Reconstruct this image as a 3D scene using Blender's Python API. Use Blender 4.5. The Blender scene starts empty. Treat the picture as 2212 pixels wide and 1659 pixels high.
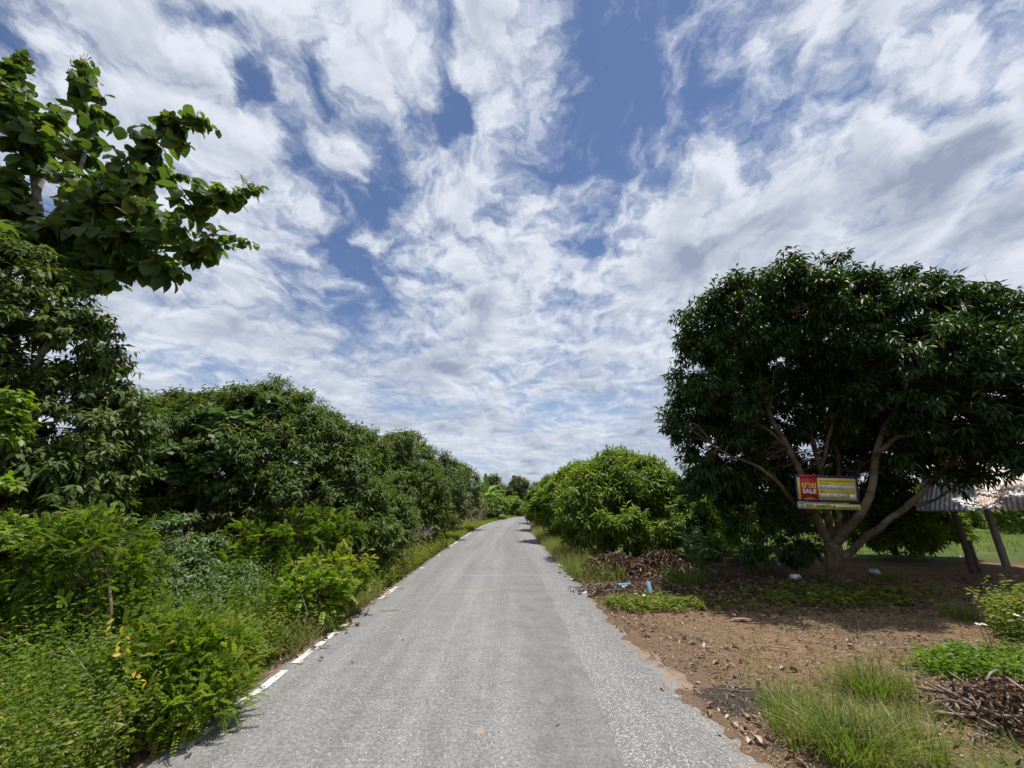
import bpy, math, random
import numpy as np
from mathutils import Vector, Matrix

# ------------------------------------------------------------------ camera, sky, sun, exposure
SC = bpy.context.scene
COL = SC.collection
R_ = math.radians
CAM_H = 1.6
PITCH = R_(16.8)
FPX, CX, CY = 832.0, 1106.0, 829.5        # survey frame of the place: focal length and centre in pixels of a 2212 wide frame

cam = bpy.data.cameras.new('camera')
cam.sensor_width = 36.0
cam.lens = 36.0 * FPX / 2212.0
cam.clip_start = 0.05
cam.clip_end = 4000
cam_o = bpy.data.objects.new('camera', cam)
COL.objects.link(cam_o)
cam_o.location = (0, 0, CAM_H)
cam_o.rotation_euler = (R_(90) + PITCH, 0, 0)
SC.camera = cam_o

SUN_EL, SUN_AZ = R_(73), R_(45)            # azimuth from +Y (ahead) towards +X (right)
sdir = Vector((math.cos(SUN_EL) * math.sin(SUN_AZ), math.cos(SUN_EL) * math.cos(SUN_AZ), math.sin(SUN_EL)))
sun = bpy.data.lights.new('sun', 'SUN')
sun.energy = 4.7
sun.angle = R_(0.53)
sun.color = (1.0, 0.955, 0.88)
sun_o = bpy.data.objects.new('sun', sun)
COL.objects.link(sun_o)
sun_o.rotation_euler = (-sdir).to_track_quat('-Z', 'Y').to_euler()

SC.view_settings.view_transform = 'Standard'
SC.view_settings.look = 'None'
SC.view_settings.exposure = 0.36
SC.view_settings.gamma = 1.0
SC.view_settings.use_curve_mapping = False
SC.cycles.max_bounces = 8
SC.cycles.diffuse_bounces = 4
SC.cycles.glossy_bounces = 3
SC.cycles.transmission_bounces = 4
SC.cycles.caustics_reflective = False
SC.cycles.caustics_refractive = False
SC.cycles.use_denoising = True
SC.cycles.use_adaptive_sampling = True
SC.cycles.adaptive_threshold = 0.02


def ray(px, py):
    x, y = (px - CX) / FPX, (CY - py) / FPX
    c, s = math.cos(PITCH), math.sin(PITCH)
    return np.array((x, c - y * s, y * c + s))


def at(px, py, Y):
    r = ray(px, py)
    return r * (Y / r[1]) + np.array((0, 0, CAM_H))


def gnd(px, py, z=0.0):
    r = ray(px, py)
    return r * ((z - CAM_H) / r[2]) + np.array((0, 0, CAM_H))


class NT:
    """small helper to write node trees as expressions"""
    def __init__(self, tree):
        self.t = tree

    def n(self, typ, **kw):
        nd = self.t.nodes.new(typ)
        for k, v in kw.items():
            if k.startswith('i_'):
                self.put(nd.inputs[int(k[2:])], v)
            else:
                setattr(nd, k, v)
        return nd

    def put(self, sock, v):
        if hasattr(v, 'is_output'):
            self.t.links.new(v, sock)
        else:
            sock.default_value = v

    def m(self, op, a, b=None, c=None, clamp=False):
        nd = self.t.nodes.new('ShaderNodeMath')
        nd.operation = op
        nd.use_clamp = clamp
        for i, v in enumerate((a, b, c)):
            if v is not None:
                self.put(nd.inputs[i], v)
        return nd.outputs[0]

    def v(self, op, a, b=None, scale=None):
        nd = self.t.nodes.new('ShaderNodeVectorMath')
        nd.operation = op
        self.put(nd.inputs[0], a)
        if b is not None:
            self.put(nd.inputs[1], b)
        if scale is not None:
            self.put(nd.inputs['Scale'], scale)
        return nd.outputs['Value'] if op in ('DOT_PRODUCT', 'LENGTH', 'DISTANCE') else nd.outputs['Vector']

    def noise(self, vec, scale, detail=4, rough=0.55, lac=2.0, color=False, dist=0.0, dim='3D'):
        nd = self.n('ShaderNodeTexNoise')
        nd.noise_dimensions = dim
        self.put(nd.inputs['Vector'], vec)
        self.put(nd.inputs['Scale'], scale)
        nd.inputs['Detail'].default_value = detail
        nd.inputs['Roughness'].default_value = rough
        nd.inputs['Lacunarity'].default_value = lac
        nd.inputs['Distortion'].default_value = dist
        return nd.outputs['Color' if color else 'Fac']

    def voro(self, vec, scale, out='Distance', feature='F1', rnd=1.0):
        nd = self.n('ShaderNodeTexVoronoi')
        nd.feature = feature
        self.put(nd.inputs['Vector'], vec)
        nd.inputs['Scale'].default_value = scale
        nd.inputs['Randomness'].default_value = rnd
        return nd.outputs[out]

    def ss(self, x, a, b, lo=0.0, hi=1.0):
        nd = self.n('ShaderNodeMapRange')
        nd.interpolation_type = 'SMOOTHSTEP'
        self.put(nd.inputs[0], x)
        self.put(nd.inputs[1], a)
        self.put(nd.inputs[2], b)
        self.put(nd.inputs[3], lo)
        self.put(nd.inputs[4], hi)
        return nd.outputs[0]

    def mix(self, f, a, b, mode='MIX'):
        nd = self.n('ShaderNodeMix')
        nd.data_type = 'RGBA'
        nd.blend_type = mode
        self.put(nd.inputs[0], f)
        self.put(nd.inputs[6], a if not isinstance(a, tuple) else (*a[:3], 1))
        self.put(nd.inputs[7], b if not isinstance(b, tuple) else (*b[:3], 1))
        return nd.outputs[2]

    def ramp(self, f, stops):
        nd = self.n('ShaderNodeValToRGB')
        e = nd.color_ramp.elements
        while len(e) < len(stops):
            e.new(0.5)
        for i, (p, c) in enumerate(stops):
            e[i].position = p
            e[i].color = (*c, 1)
        self.put(nd.inputs[0], f)
        return nd.outputs[0]

    def comb(self, x, y, z=0.0):
        nd = self.n('ShaderNodeCombineXYZ')
        for i, v in enumerate((x, y, z)):
            self.put(nd.inputs[i], v)
        return nd.outputs[0]

    def sep(self, v):
        nd = self.n('ShaderNodeSeparateXYZ')
        self.put(nd.inputs[0], v)
        return nd.outputs


# ---- world: clear tropical sky with a broken deck of cloud
W = bpy.data.worlds.new('World')
SC.world = W
W.use_nodes = True
W.cycles.sampling_method = 'MANUAL'
W.cycles.sample_map_resolution = 512
W.node_tree.nodes.clear()
w = NT(W.node_tree)
sky = w.n('ShaderNodeTexSky')
sky.sky_type = 'NISHITA'
sky.sun_disc = False
sky.sun_elevation = SUN_EL
sky.sun_rotation = SUN_AZ
sky.air_density = 1.0
sky.dust_density = 0.05
sky.ozone_density = 2.2
D = w.n('ShaderNodeTexCoord').outputs['Generated']
dx, dy, dz = w.sep(D)
zz = w.m('ADD', w.m('MAXIMUM', dz, 0.0), 0.20)
P = w.comb(w.m('DIVIDE', dx, zz), w.m('DIVIDE', dy, zz), 0.0)


def pspace(px, py):
    r = ray(px, py)
    r = r / np.linalg.norm(r)
    return np.array((r[0], r[1])) / (max(r[2], 0) + 0.20)


warp = w.v('SUBTRACT', w.noise(P, 3.2, 6, 0.6, color=True, dim='2D'), (0.5, 0.5, 0.5))
Pw = w.v('ADD', P, w.v('SCALE', warp, scale=0.22))
# openings (negative) and thick banks (positive) of the deck: direction of centre, half sizes, tilt, weight
BLOBS = [
    (1400, 190, 150, 180, 15, -1.05), (1540, 40, 80, 90, 30, -.7), (975, 130, 38, 170, -12, -1.0), (1020, 290, 70, 60, 0, -.8),
    (545, 190, 34, 75, -25, -.95), (700, 130, 20, 110, -12, -.55), (680, 430, 48, 130, -28, -1.05), (760, 590, 90, 60, 0, -1.05), (810, 430, 70, 50, 0, -.75),
    (2185, 200, 45, 110, 10, -.9), (2150, 400, 80, 25, -20, -.6), (480, 15, 90, 30, 0, -.5), (1250, 880, 220, 22, 3, -.6), (560, 790, 260, 30, -6, -.4), (950, 720, 130, 22, -12, -.45),
    (320, 220, 240, 170, 20, .4), (850, 170, 80, 150, -15, .5), (1120, 170, 70, 110, -15, .5), (1900, 90, 240, 120, 0, .4), (1450, 600, 380, 150, -5, .45), (720, 360, 45, 45, -30, .5),
]
acc = None
for (bx, by, rx, ry, rot, wt) in BLOBS:
    c = pspace(bx, by)
    a = R_(rot)
    e1 = (math.cos(a) * rx, math.sin(a) * rx)
    e2 = (-math.sin(a) * ry, math.cos(a) * ry)
    J = np.column_stack(((pspace(bx + e1[0] * .5, by + e1[1] * .5) - pspace(bx - e1[0] * .5, by - e1[1] * .5)),
                         (pspace(bx + e2[0] * .5, by + e2[1] * .5) - pspace(bx - e2[0] * .5, by - e2[1] * .5))))
    Ji = np.linalg.inv(J)
    off = Ji @ c
    qx = w.m('SUBTRACT', w.v('DOT_PRODUCT', Pw, (Ji[0, 0], Ji[0, 1], 0)), off[0])
    qy = w.m('SUBTRACT', w.v('DOT_PRODUCT', Pw, (Ji[1, 0], Ji[1, 1], 0)), off[1])
    d2 = w.m('MULTIPLY_ADD', qx, qx, w.m('MULTIPLY', qy, qy))
    g = w.m('MULTIPLY', w.m('POWER', 2.0, w.m('MULTIPLY', d2, -1.0)), wt)
    acc = g if acc is None else w.m('ADD', acc, g)
fb = w.noise(w.v('MULTIPLY', Pw, (1.12, 0.88, 1.0)), 2.2, 4, 0.5, dim='2D')
puff = w.noise(w.v('MULTIPLY', Pw, (1.08, 0.92, 1.0)), 7.0, 9, 0.62, dim='2D')
dens = w.m('ADD', w.m('MULTIPLY', w.m('SUBTRACT', fb, 0.5), 1.7), w.m('MULTIPLY', w.m('SUBTRACT', puff, 0.5), w.ss(dz, 0.25, 0.65, 1.2, 2.1)))
dens = w.m('ADD', w.m('ADD', dens, w.ss(dz, 0.75, 0.30, 0.13, 0.34)), w.m('MULTIPLY', acc, 0.62))
mask = w.ss(dens, -0.42, 0.50)
puff_s = w.noise(w.v('MULTIPLY', w.v('ADD', Pw, (0.012, -0.045, 0)), (1.08, 0.92, 1.0)), 7.0, 4, 0.55, dim='2D')
lit = w.m('SUBTRACT', puff, puff_s)
# thick parts show soft grey bases, puffs stay bright
mottl = w.noise(w.v('ADD', w.v('MULTIPLY', Pw, (1.0, 0.7, 1.0)), (11.3, 2.7, 0)), 2.0, 2, 0.5, dim='2D')
shade = w.m('MULTIPLY', w.ss(dens, 0.30, 1.1), w.ss(mottl, 0.34, 0.64, 0.3, 1.1))
low = w.ss(dz, 0.62, 0.20)
shade = w.m('ADD', shade, w.m('MULTIPLY', low, w.ss(mottl, 0.38, 0.62, 0.05, 0.45)))
shade = w.m('SUBTRACT', shade, w.m('MULTIPLY', w.m('SUBTRACT', puff, 0.5), w.ss(dz, 0.25, 0.65, 0.5, 0.9)))
shade = w.m('SUBTRACT', shade, w.m('MULTIPLY', lit, w.ss(dz, 0.15, 0.6, 1.0, 1.8)))
shade = w.m('ADD', w.m('MULTIPLY', shade, 0.85), 0.20, clamp=True)
cl_col = w.mix(shade, (6.3, 6.65, 7.3), (2.5, 2.95, 3.9))
# cumulus towers low over the horizon
cu = w.noise(w.v('MULTIPLY', D, (1, 1, 1.6)), 6.0, 7, 0.56)
cum = w.ss(w.m('SUBTRACT', w.m('MULTIPLY', w.m('SUBTRACT', cu, 0.40), 0.70), dz), 0.0, 0.02)
cu_col = w.mix(w.ss(cu, 0.44, 0.60), (5.6, 5.9, 6.4), (3.4, 3.9, 4.7))
haze_f = w.ss(dz, 0.42, 0.02, 0.0, 0.6)
base = w.mix(haze_f, w.v('MULTIPLY', sky.outputs[0], (.74, .73, .80)), (3.7, 4.7, 6.4))
c1 = w.mix(w.m('MULTIPLY', mask, 0.97), base, cl_col)
c2 = w.mix(w.m('MULTIPLY', cum, 0.85), c1, cu_col)
bg = w.n('ShaderNodeBackground')
w.put(bg.inputs[0], c2)
bg.inputs[1].default_value = 0.1
wo = w.n('ShaderNodeOutputWorld')
w.put(wo.inputs[0], bg.outputs[0])

# ------------------------------------------------------------------ materials
MATS = {}


def material(name):
    m = bpy.data.materials.new(name)
    m.use_nodes = True
    m.node_tree.nodes.clear()
    t = NT(m.node_tree)
    out = t.n('ShaderNodeOutputMaterial')
    MATS[name] = m
    return m, t, out


def principled(t, color, rough=0.6, spec=0.5, normal=None, metal=0.0):
    b = t.n('ShaderNodeBsdfPrincipled')
    t.put(b.inputs['Base Color'], color if not isinstance(color, tuple) else (*color[:3], 1))
    t.put(b.inputs['Roughness'], rough)
    b.inputs['Specular IOR Level'].default_value = spec
    b.inputs['Metallic'].default_value = metal
    if normal is not None:
        t.put(b.inputs['Normal'], normal)
    return b


def bump(t, h, dist=0.01, strength=1.0):
    b = t.n('ShaderNodeBump')
    b.inputs['Strength'].default_value = strength
    b.inputs['Distance'].default_value = dist
    t.put(b.inputs['Height'], h)
    return b.outputs[0]


def plain(name, color, rough=0.6, var=0.25, scale=8.0, spec=0.4, metal=0.0):
    m, t, out = material(name)
    co = t.n('ShaderNodeTexCoord').outputs['Object']
    nz = t.noise(co, scale, 5, 0.6)
    f = t.ss(nz, 0.3, 0.7)
    lo = tuple(c * (1 - var) for c in color)
    hi = tuple(min(1, c * (1 + var)) for c in color)
    b = principled(t, t.mix(f, lo, hi), rough, spec, metal=metal)
    t.put(out.inputs[0], b.outputs[0])
    return m


def leafmat(name, stops, rough=0.42, trans=0.3, spec=0.5, tgain=(1.3, 1.5, 0.6)):
    m, t, out = material(name)
    at_ = t.n('ShaderNodeAttribute', attribute_name='tint').outputs['Fac']
    oi = t.n('ShaderNodeObjectInfo').outputs['Random']
    f = t.m('ADD', at_, t.m('MULTIPLY', t.m('SUBTRACT', oi, 0.5), 0.12), clamp=True)
    col = t.ramp(f, stops)
    b = principled(t, col, rough, spec)
    tr = t.n('ShaderNodeBsdfTranslucent')
    t.put(tr.inputs[0], t.v('MULTIPLY', col, tgain))
    mx = t.n('ShaderNodeMixShader')
    mx.inputs[0].default_value = trans
    t.put(mx.inputs[1], b.outputs[0])
    t.put(mx.inputs[2], tr.outputs[0])
    t.put(out.inputs[0], mx.outputs[0])
    return m


leafmat('mango_leaf', [(0, (.018, .036, .010)), (.5, (.036, .07, .017)), (.85, (.075, .12, .026)), (1, (.17, .17, .04))], 0.5, 0.22, 0.3)
leafmat('mango_bright', [(0, (.055, .09, .013)), (.5, (.13, .19, .024)), (.85, (.20, .26, .035)), (1, (.28, .28, .06))], 0.5, 0.38, 0.3)
leafmat('longan_leaf', [(0, (.036, .056, .014)), (.5, (.08, .115, .026)), (.85, (.135, .17, .04)), (1, (.2, .19, .06))], 0.55, 0.32, 0.25)
leafmat('far_leaf', [(0, (.06, .085, .035)), (.5, (.105, .14, .05)), (.85, (.15, .175, .065)), (1, (.2, .18, .09))], 0.55, 0.28, 0.3)
leafmat('teak_leaf', [(0, (.04, .07, .02)), (.5, (.08, .125, .03)), (.85, (.14, .185, .035)), (1, (.22, .2, .05))], 0.55, 0.4, 0.3)
leafmat('feather_leaf', [(0, (.065, .11, .012)), (.5, (.14, .205, .018)), (.85, (.21, .27, .028)), (1, (.3, .3, .05))], 0.6, 0.48, 0.25)
leafmat('lime_leaf', [(0, (.09, .15, .016)), (.5, (.17, .25, .026)), (.85, (.26, .33, .04)), (1, (.38, .4, .06))], 0.48, 0.42, 0.3)
leafmat('vine_leaf', [(0, (.06, .10, .038)), (.5, (.10, .16, .06)), (.85, (.15, .21, .08)), (1, (.22, .25, .1))], 0.5, 0.3, 0.35)
leafmat('weed_leaf', [(0, (.06, .09, .014)), (.5, (.13, .175, .024)), (.85, (.2, .235, .035)), (1, (.3, .27, .08))], 0.6, 0.4, 0.25)
leafmat('banana_leaf', [(0, (.08, .14, .03)), (.5, (.14, .23, .04)), (.85, (.2, .3, .05)), (1, (.32, .32, .1))], 0.42, 0.45)
leafmat('canna_leaf', [(0, (.035, .08, .02)), (.5, (.065, .13, .028)), (.85, (.11, .19, .04)), (1, (.2, .24, .06))], 0.4, 0.38)
leafmat('grass_blade', [(0, (.065, .10, .016)), (.45, (.135, .185, .03)), (.75, (.2, .23, .05)), (1, (.36, .3, .14))], 0.6, 0.4, 0.25)
leafmat('dry_grass', [(0, (.13, .15, .04)), (.4, (.22, .21, .07)), (.8, (.34, .28, .13)), (1, (.44, .36, .2))], 0.6, 0.3, 0.3)
leafmat('yellow_leaf', [(0, (.45, .25, .02)), (.5, (.6, .42, .03)), (1, (.7, .56, .06))], 0.5, 0.35, tgain=(1, 1, 1))
leafmat('dry_leaf', [(0, (.07, .042, .03)), (.4, (.17, .10, .065)), (.8, (.32, .22, .15)), (1, (.52, .43, .34))], 0.65, 0.12, 0.3, tgain=(1, .9, .7))
leafmat('white_petal', [(0, (.7, .7, .68)), (1, (.85, .85, .8))], 0.6, 0.25, tgain=(1, 1, 1))
leafmat('pink_petal', [(0, (.40, .26, .36)), (.5, (.55, .40, .48)), (1, (.68, .56, .6))], 0.7, 0.25, tgain=(1, 1, 1))


def barkmat(name, c0, c1, c2, scale=6):
    m, t, out = material(name)
    co = t.n('ShaderNodeTexCoord').outputs['Object']
    st = t.v('MULTIPLY', co, (1, 1, .35))
    a = t.noise(st, scale * 4, 6, 0.65)
    b_ = t.noise(co, scale * .7, 4, 0.6)
    col = t.mix(t.ss(b_, .38, .66), t.mix(t.ss(a, .3, .7), c0, c1), c2)
    b = principled(t, col, 0.85, 0.2, bump(t, a, 0.02, 0.8))
    t.put(out.inputs[0], b.outputs[0])
    return m


barkmat('mango_bark', (.045, .028, .016), (.105, .068, .04), (.15, .118, .082))
barkmat('grey_bark', (.09, .075, .06), (.2, .17, .14), (.28, .26, .23))
barkmat('twig_bark', (.10, .075, .05), (.2, .15, .1), (.25, .2, .15), 12)
barkmat('green_stem', (.06, .09, .025), (.12, .16, .05), (.14, .13, .06), 14)
barkmat('dead_wood', (.10, .07, .055), (.26, .19, .15), (.42, .36, .31), 14)
barkmat('post_wood', (.05, .033, .024), (.12, .08, .055), (.10, .08, .065), 7)
barkmat('old_concrete', (.22, .21, .2), (.34, .33, .31), (.28, .24, .21), 5)
plain('blue_pvc', (.12, .30, .44), 0.4, 0.15, 20)
plain('white_foam', (.78, .79, .78), 0.7, 0.06, 20)
plain('white_plastic', (.6, .64, .66), 0.35, 0.12, 20)
plain('stone', (.42, .33, .25), 0.85, 0.45, 30)
plain('pale_stone', (.55, .5, .45), 0.85, 0.3, 30)

# sign colours
for nm, c in (('sign_purple', (.035, .02, .12)), ('sign_yellow', (.72, .56, .09)), ('sign_pale_yellow', (.80, .74, .22)),
              ('sign_red', (.50, .03, .035)), ('sign_dark_red', (.40, .02, .03)), ('sign_white', (.72, .74, .78)),
              ('sign_ink', (.05, .045, .05)), ('sign_blue_ink', (.12, .17, .32)), ('sign_olive_ink', (.17, .14, .03)), ('sign_grey', (.5, .52, .56))):
    plain(nm, c, 0.45, 0.05, 30)


# ------------------------------------------------------------------ mesh helpers
class MB:
    """collects triangles (numpy) and builds ONE mesh object"""
    def __init__(self):
        self.V, self.F, self.T, self.n = [], [], [], 0

    def add(self, V, F, T=None):
        V = np.asarray(V, np.float64).reshape(-1, 3)
        F = np.asarray(F, np.int64).reshape(-1, 3)
        self.V.append(V)
        self.F.append(F + self.n)
        self.T.append(np.full(len(V), 0.5) if T is None else np.broadcast_to(np.asarray(T, float), (len(V),)))
        self.n += len(V)
        return self

    def quads(self, V, Q, T=None):
        Q = np.asarray(Q).reshape(-1, 4)
        return self.add(V, np.concatenate((Q[:, [0, 1, 2]], Q[:, [0, 2, 3]])), T)

    def mesh(self, name, mat, smooth=False):
        V = np.concatenate(self.V) if self.V else np.zeros((0, 3))
        F = np.concatenate(self.F) if self.F else np.zeros((0, 3), int)
        T = np.concatenate(self.T) if self.T else np.zeros(0)
        me = bpy.data.meshes.new(name)
        me.vertices.add(len(V))
        me.vertices.foreach_set('co', V.astype(np.float32).ravel())
        me.loops.add(len(F) * 3)
        me.loops.foreach_set('vertex_index', F.astype(np.int32).ravel())
        me.polygons.add(len(F))
        me.polygons.foreach_set('loop_start', np.arange(0, len(F) * 3, 3, dtype=np.int32))
        if smooth:
            me.polygons.foreach_set('use_smooth', np.ones(len(F), bool))
        a = me.attributes.new('tint', 'FLOAT', 'POINT')
        a.data.foreach_set('value', T.astype(np.float32))
        me.update(calc_edges=True)
        me.materials.append(MATS[mat])
        return me

    def build(self, name, mat, parent=None, smooth=False, kind=None, loc=None):
        o = bpy.data.objects.new(name, self.mesh(name, mat, smooth))
        COL.objects.link(o)
        if parent is not None:
            o.parent = parent
        if kind:
            o['kind'] = kind
        if loc is not None:
            o.location = loc
        return o


def tag(o, label, cat, group=None, kind=None):
    if label:
        o['label'] = label
    if cat:
        o['category'] = cat
    if group:
        o['group'] = group
    if kind:
        o['kind'] = kind
    return o


def thing(name, label, cat, loc=(0, 0, 0), group=None, rz=0.0):
    o = bpy.data.objects.new(name, None)
    o.empty_display_size = 0.2
    COL.objects.link(o)
    o.location = tuple(float(c) for c in loc)
    o.rotation_euler = (0, 0, rz)
    return tag(o, label, cat, group)


def share(name, me, parent=None, mtx=None):
    o = bpy.data.objects.new(name, me)
    COL.objects.link(o)
    o.parent = parent
    if mtx is not None:
        o.matrix_local = mtx
    return o


def nrm(a):
    a = np.asarray(a, float)
    return a / np.maximum(np.linalg.norm(a, axis=-1, keepdims=True), 1e-9)


def tube(mb, pts, rad, k=7, T=0.5, cap=True):
    pts = np.asarray(pts, float)
    n = len(pts)
    rad = np.broadcast_to(np.asarray(rad, float), (n,))
    tan = nrm(np.gradient(pts, axis=0))
    ref = np.array((0.0, 0.0, 1.0)) if abs(tan[0][2]) < 0.9 else np.array((1.0, 0.0, 0.0))
    s = np.zeros_like(tan)
    s[0] = nrm(np.cross(tan[0], ref))
    for i in range(1, n):
        v = s[i - 1] - tan[i] * np.dot(s[i - 1], tan[i])
        s[i] = nrm(v)
    b = np.cross(tan, s)
    ang = np.arange(k) * 2 * np.pi / k
    ring = pts[:, None, :] + rad[:, None, None] * (np.cos(ang)[None, :, None] * s[:, None, :] + np.sin(ang)[None, :, None] * b[:, None, :])
    V = ring.reshape(-1, 3)
    i = np.arange(n - 1)[:, None] * k
    j = np.arange(k)[None, :]
    j2 = (j + 1) % k
    Q = np.stack((i + j, i + j2, i + k + j2, i + k + j), -1).reshape(-1, 4)
    F = np.concatenate((Q[:, [0, 1, 2]], Q[:, [0, 2, 3]]))
    if cap:
        V = np.concatenate((V, pts[:1], pts[-1:]))
        c0, c1 = n * k, n * k + 1
        jj = np.arange(k)
        F = np.concatenate((F, np.stack((np.full(k, c0), (jj + 1) % k, jj), -1),
                            np.stack((np.full(k, c1), (n - 1) * k + jj, (n - 1) * k + (jj + 1) % k), -1)))
    mb.add(V, F, T)


def curve(ctrl, n=12):
    """smooth polyline through control points (Catmull-Rom)"""
    c = np.asarray(ctrl, float)
    if len(c) == 2:
        return c[0] + (c[1] - c[0]) * np.linspace(0, 1, n)[:, None]
    P = np.concatenate((2 * c[:1] - c[1:2], c, 2 * c[-1:] - c[-2:-1]))
    out = []
    segs = len(c) - 1
    for q in np.linspace(0, segs - 1e-6, n):
        i = int(q)
        t = q - i
        p0, p1, p2, p3 = P[i:i + 4]
        out.append(0.5 * (2 * p1 + (p2 - p0) * t + (2 * p0 - 5 * p1 + 4 * p2 - p3) * t * t + (3 * p1 - p0 - 3 * p2 + p3) * t ** 3))
    return np.array(out)


def box(mb, c, h, T=0.5, rot=None):
    c, h = np.asarray(c, float), np.asarray(h, float)
    V = np.array([(x, y, z) for x in (-1, 1) for y in (-1, 1) for z in (-1, 1)], float) * h
    if rot is not None:
        V = V @ np.asarray(rot).T
    mb.quads(V + c, [(0, 1, 3, 2), (4, 6, 7, 5), (0, 4, 5, 1), (2, 3, 7, 6), (0, 2, 6, 4), (1, 5, 7, 3)], T)


# leaf templates: (along, side, normal), length 1, half width in the side coordinate
LANCE = (np.array([(0, 0, 0), (.42, .5, .05), (.42, -.5, .05), (.45, 0, 0), (1, 0, -.2)]), np.array([(0, 3, 1), (0, 2, 3), (3, 4, 1), (3, 2, 4)]))
LANCE8 = (np.array([(0, 0, 0), (.25, .42, .05), (.25, 0, .0), (.25, -.42, .05), (.62, .44, -.01), (.62, 0, -.06), (.62, -.44, -.01), (1, 0, -.26)]),
          np.array([(0, 2, 1), (0, 3, 2), (1, 2, 5), (1, 5, 4), (2, 3, 6), (2, 6, 5), (4, 5, 7), (5, 6, 7)]))
OVAL = (np.array([(0, 0, 0), (.3, .48, .05), (.3, -.48, .05), (.7, .40, 0), (.7, -.40, 0), (1, 0, -.12), (.5, 0, -.02)]),
        np.array([(0, 2, 6), (0, 6, 1), (1, 6, 3), (2, 4, 6), (3, 6, 5), (6, 4, 5)]))
QUADV = (np.array([(0, 0, 0), (.45, .5, .10), (.45, -.5, .10), (1, 0, -.12)]), np.array([(0, 3, 1), (0, 2, 3)]))
QUADL = (np.array([(0, 0, 0), (.45, .5, .04), (.45, -.5, .04), (1, 0, -.12)]), np.array([(0, 2, 1), (1, 2, 3)]))


def teak_template(seed):
    r = np.random.default_rng(seed)
    xs = np.array((0, .10, .28, .5, .72, .9, 1.0))
    wd = np.array((.03, .27, .46, .5, .4, .19, .0))
    V, F = [], []
    for i, (x, h) in enumerate(zip(xs, wd)):
        dr = -.34 * x * x
        for sgn in (-1, -.5, 0, .5, 1):
            V.append((x - abs(sgn) * .03, sgn * h, dr + .11 * abs(sgn) * h / .5 + (r.normal(0, .022) if abs(sgn) > .2 else 0)))
    for i in range(len(xs) - 1):
        for j in range(4):
            a = i * 5 + j
            F += [(a, a + 5, a + 6), (a, a + 6, a + 1)]
    return np.array(V), np.array(F)


TEAK = teak_template(3)


def leaf_frames(d, up):
    a = nrm(d)
    s = nrm(np.cross(up, a))
    n = np.cross(a, s)
    return a, s, n


def add_leaves(mb, pos, d, up, L, Wd, tint, tmpl=LANCE):
    tv, tf = tmpl
    N = len(pos)
    if N == 0:
        return
    a, s, n = leaf_frames(d, up)
    L = np.broadcast_to(L, (N,))[:, None, None]
    Wd = np.broadcast_to(Wd, (N,))[:, None, None]
    V = pos[:, None, :] + L * tv[None, :, 0:1] * a[:, None, :] + Wd * tv[None, :, 1:2] * s[:, None, :] + L * tv[None, :, 2:3] * n[:, None, :]
    k = len(tv)
    F = (tf[None] + (np.arange(N) * k)[:, None, None]).reshape(-1, 3)
    mb.add(V.reshape(-1, 3), F, np.repeat(np.clip(np.broadcast_to(tint, (N,)), 0, 1), k))


def rdir(rng, n):
    return nrm(rng.normal(size=(n, 3)))


def boughs_on(lobes, nb, rng, shell=.72, zmin=-.75):
    C = np.array([l[0] for l in lobes], float)
    Rr = np.array([np.broadcast_to(np.asarray(l[1], float), (3,)) for l in lobes])
    wts = np.prod(Rr, axis=1) ** (2 / 3)
    wts /= wts.sum()
    pos, nor, li = [], [], []
    got = 0
    for _ in range(60):
        m = nb * 3
        idx = rng.choice(len(lobes), m, p=wts)
        d = rdir(rng, m)
        d = d[(d[:, 2] > zmin) | (rng.random(m) < .15)]
        idx = idx[:len(d)]
        r = rng.uniform(shell, 1.0, len(d))[:, None]
        p = C[idx] + Rr[idx] * d * r
        q = np.linalg.norm((p[:, None, :] - C[None]) / Rr[None], axis=2)
        q[np.arange(len(p)), idx] = 9
        keep = (q.min(axis=1) > .78) | (rng.random(len(p)) < .10)
        pos.append(p[keep])
        nor.append(nrm(d[keep] / Rr[idx[keep]]))
        li.append(idx[keep])
        got += keep.sum()
        if got >= nb:
            break
    return np.concatenate(pos)[:nb], np.concatenate(nor)[:nb], np.concatenate(li)[:nb]


UPV = np.array((0, 0, 1.0))


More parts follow.
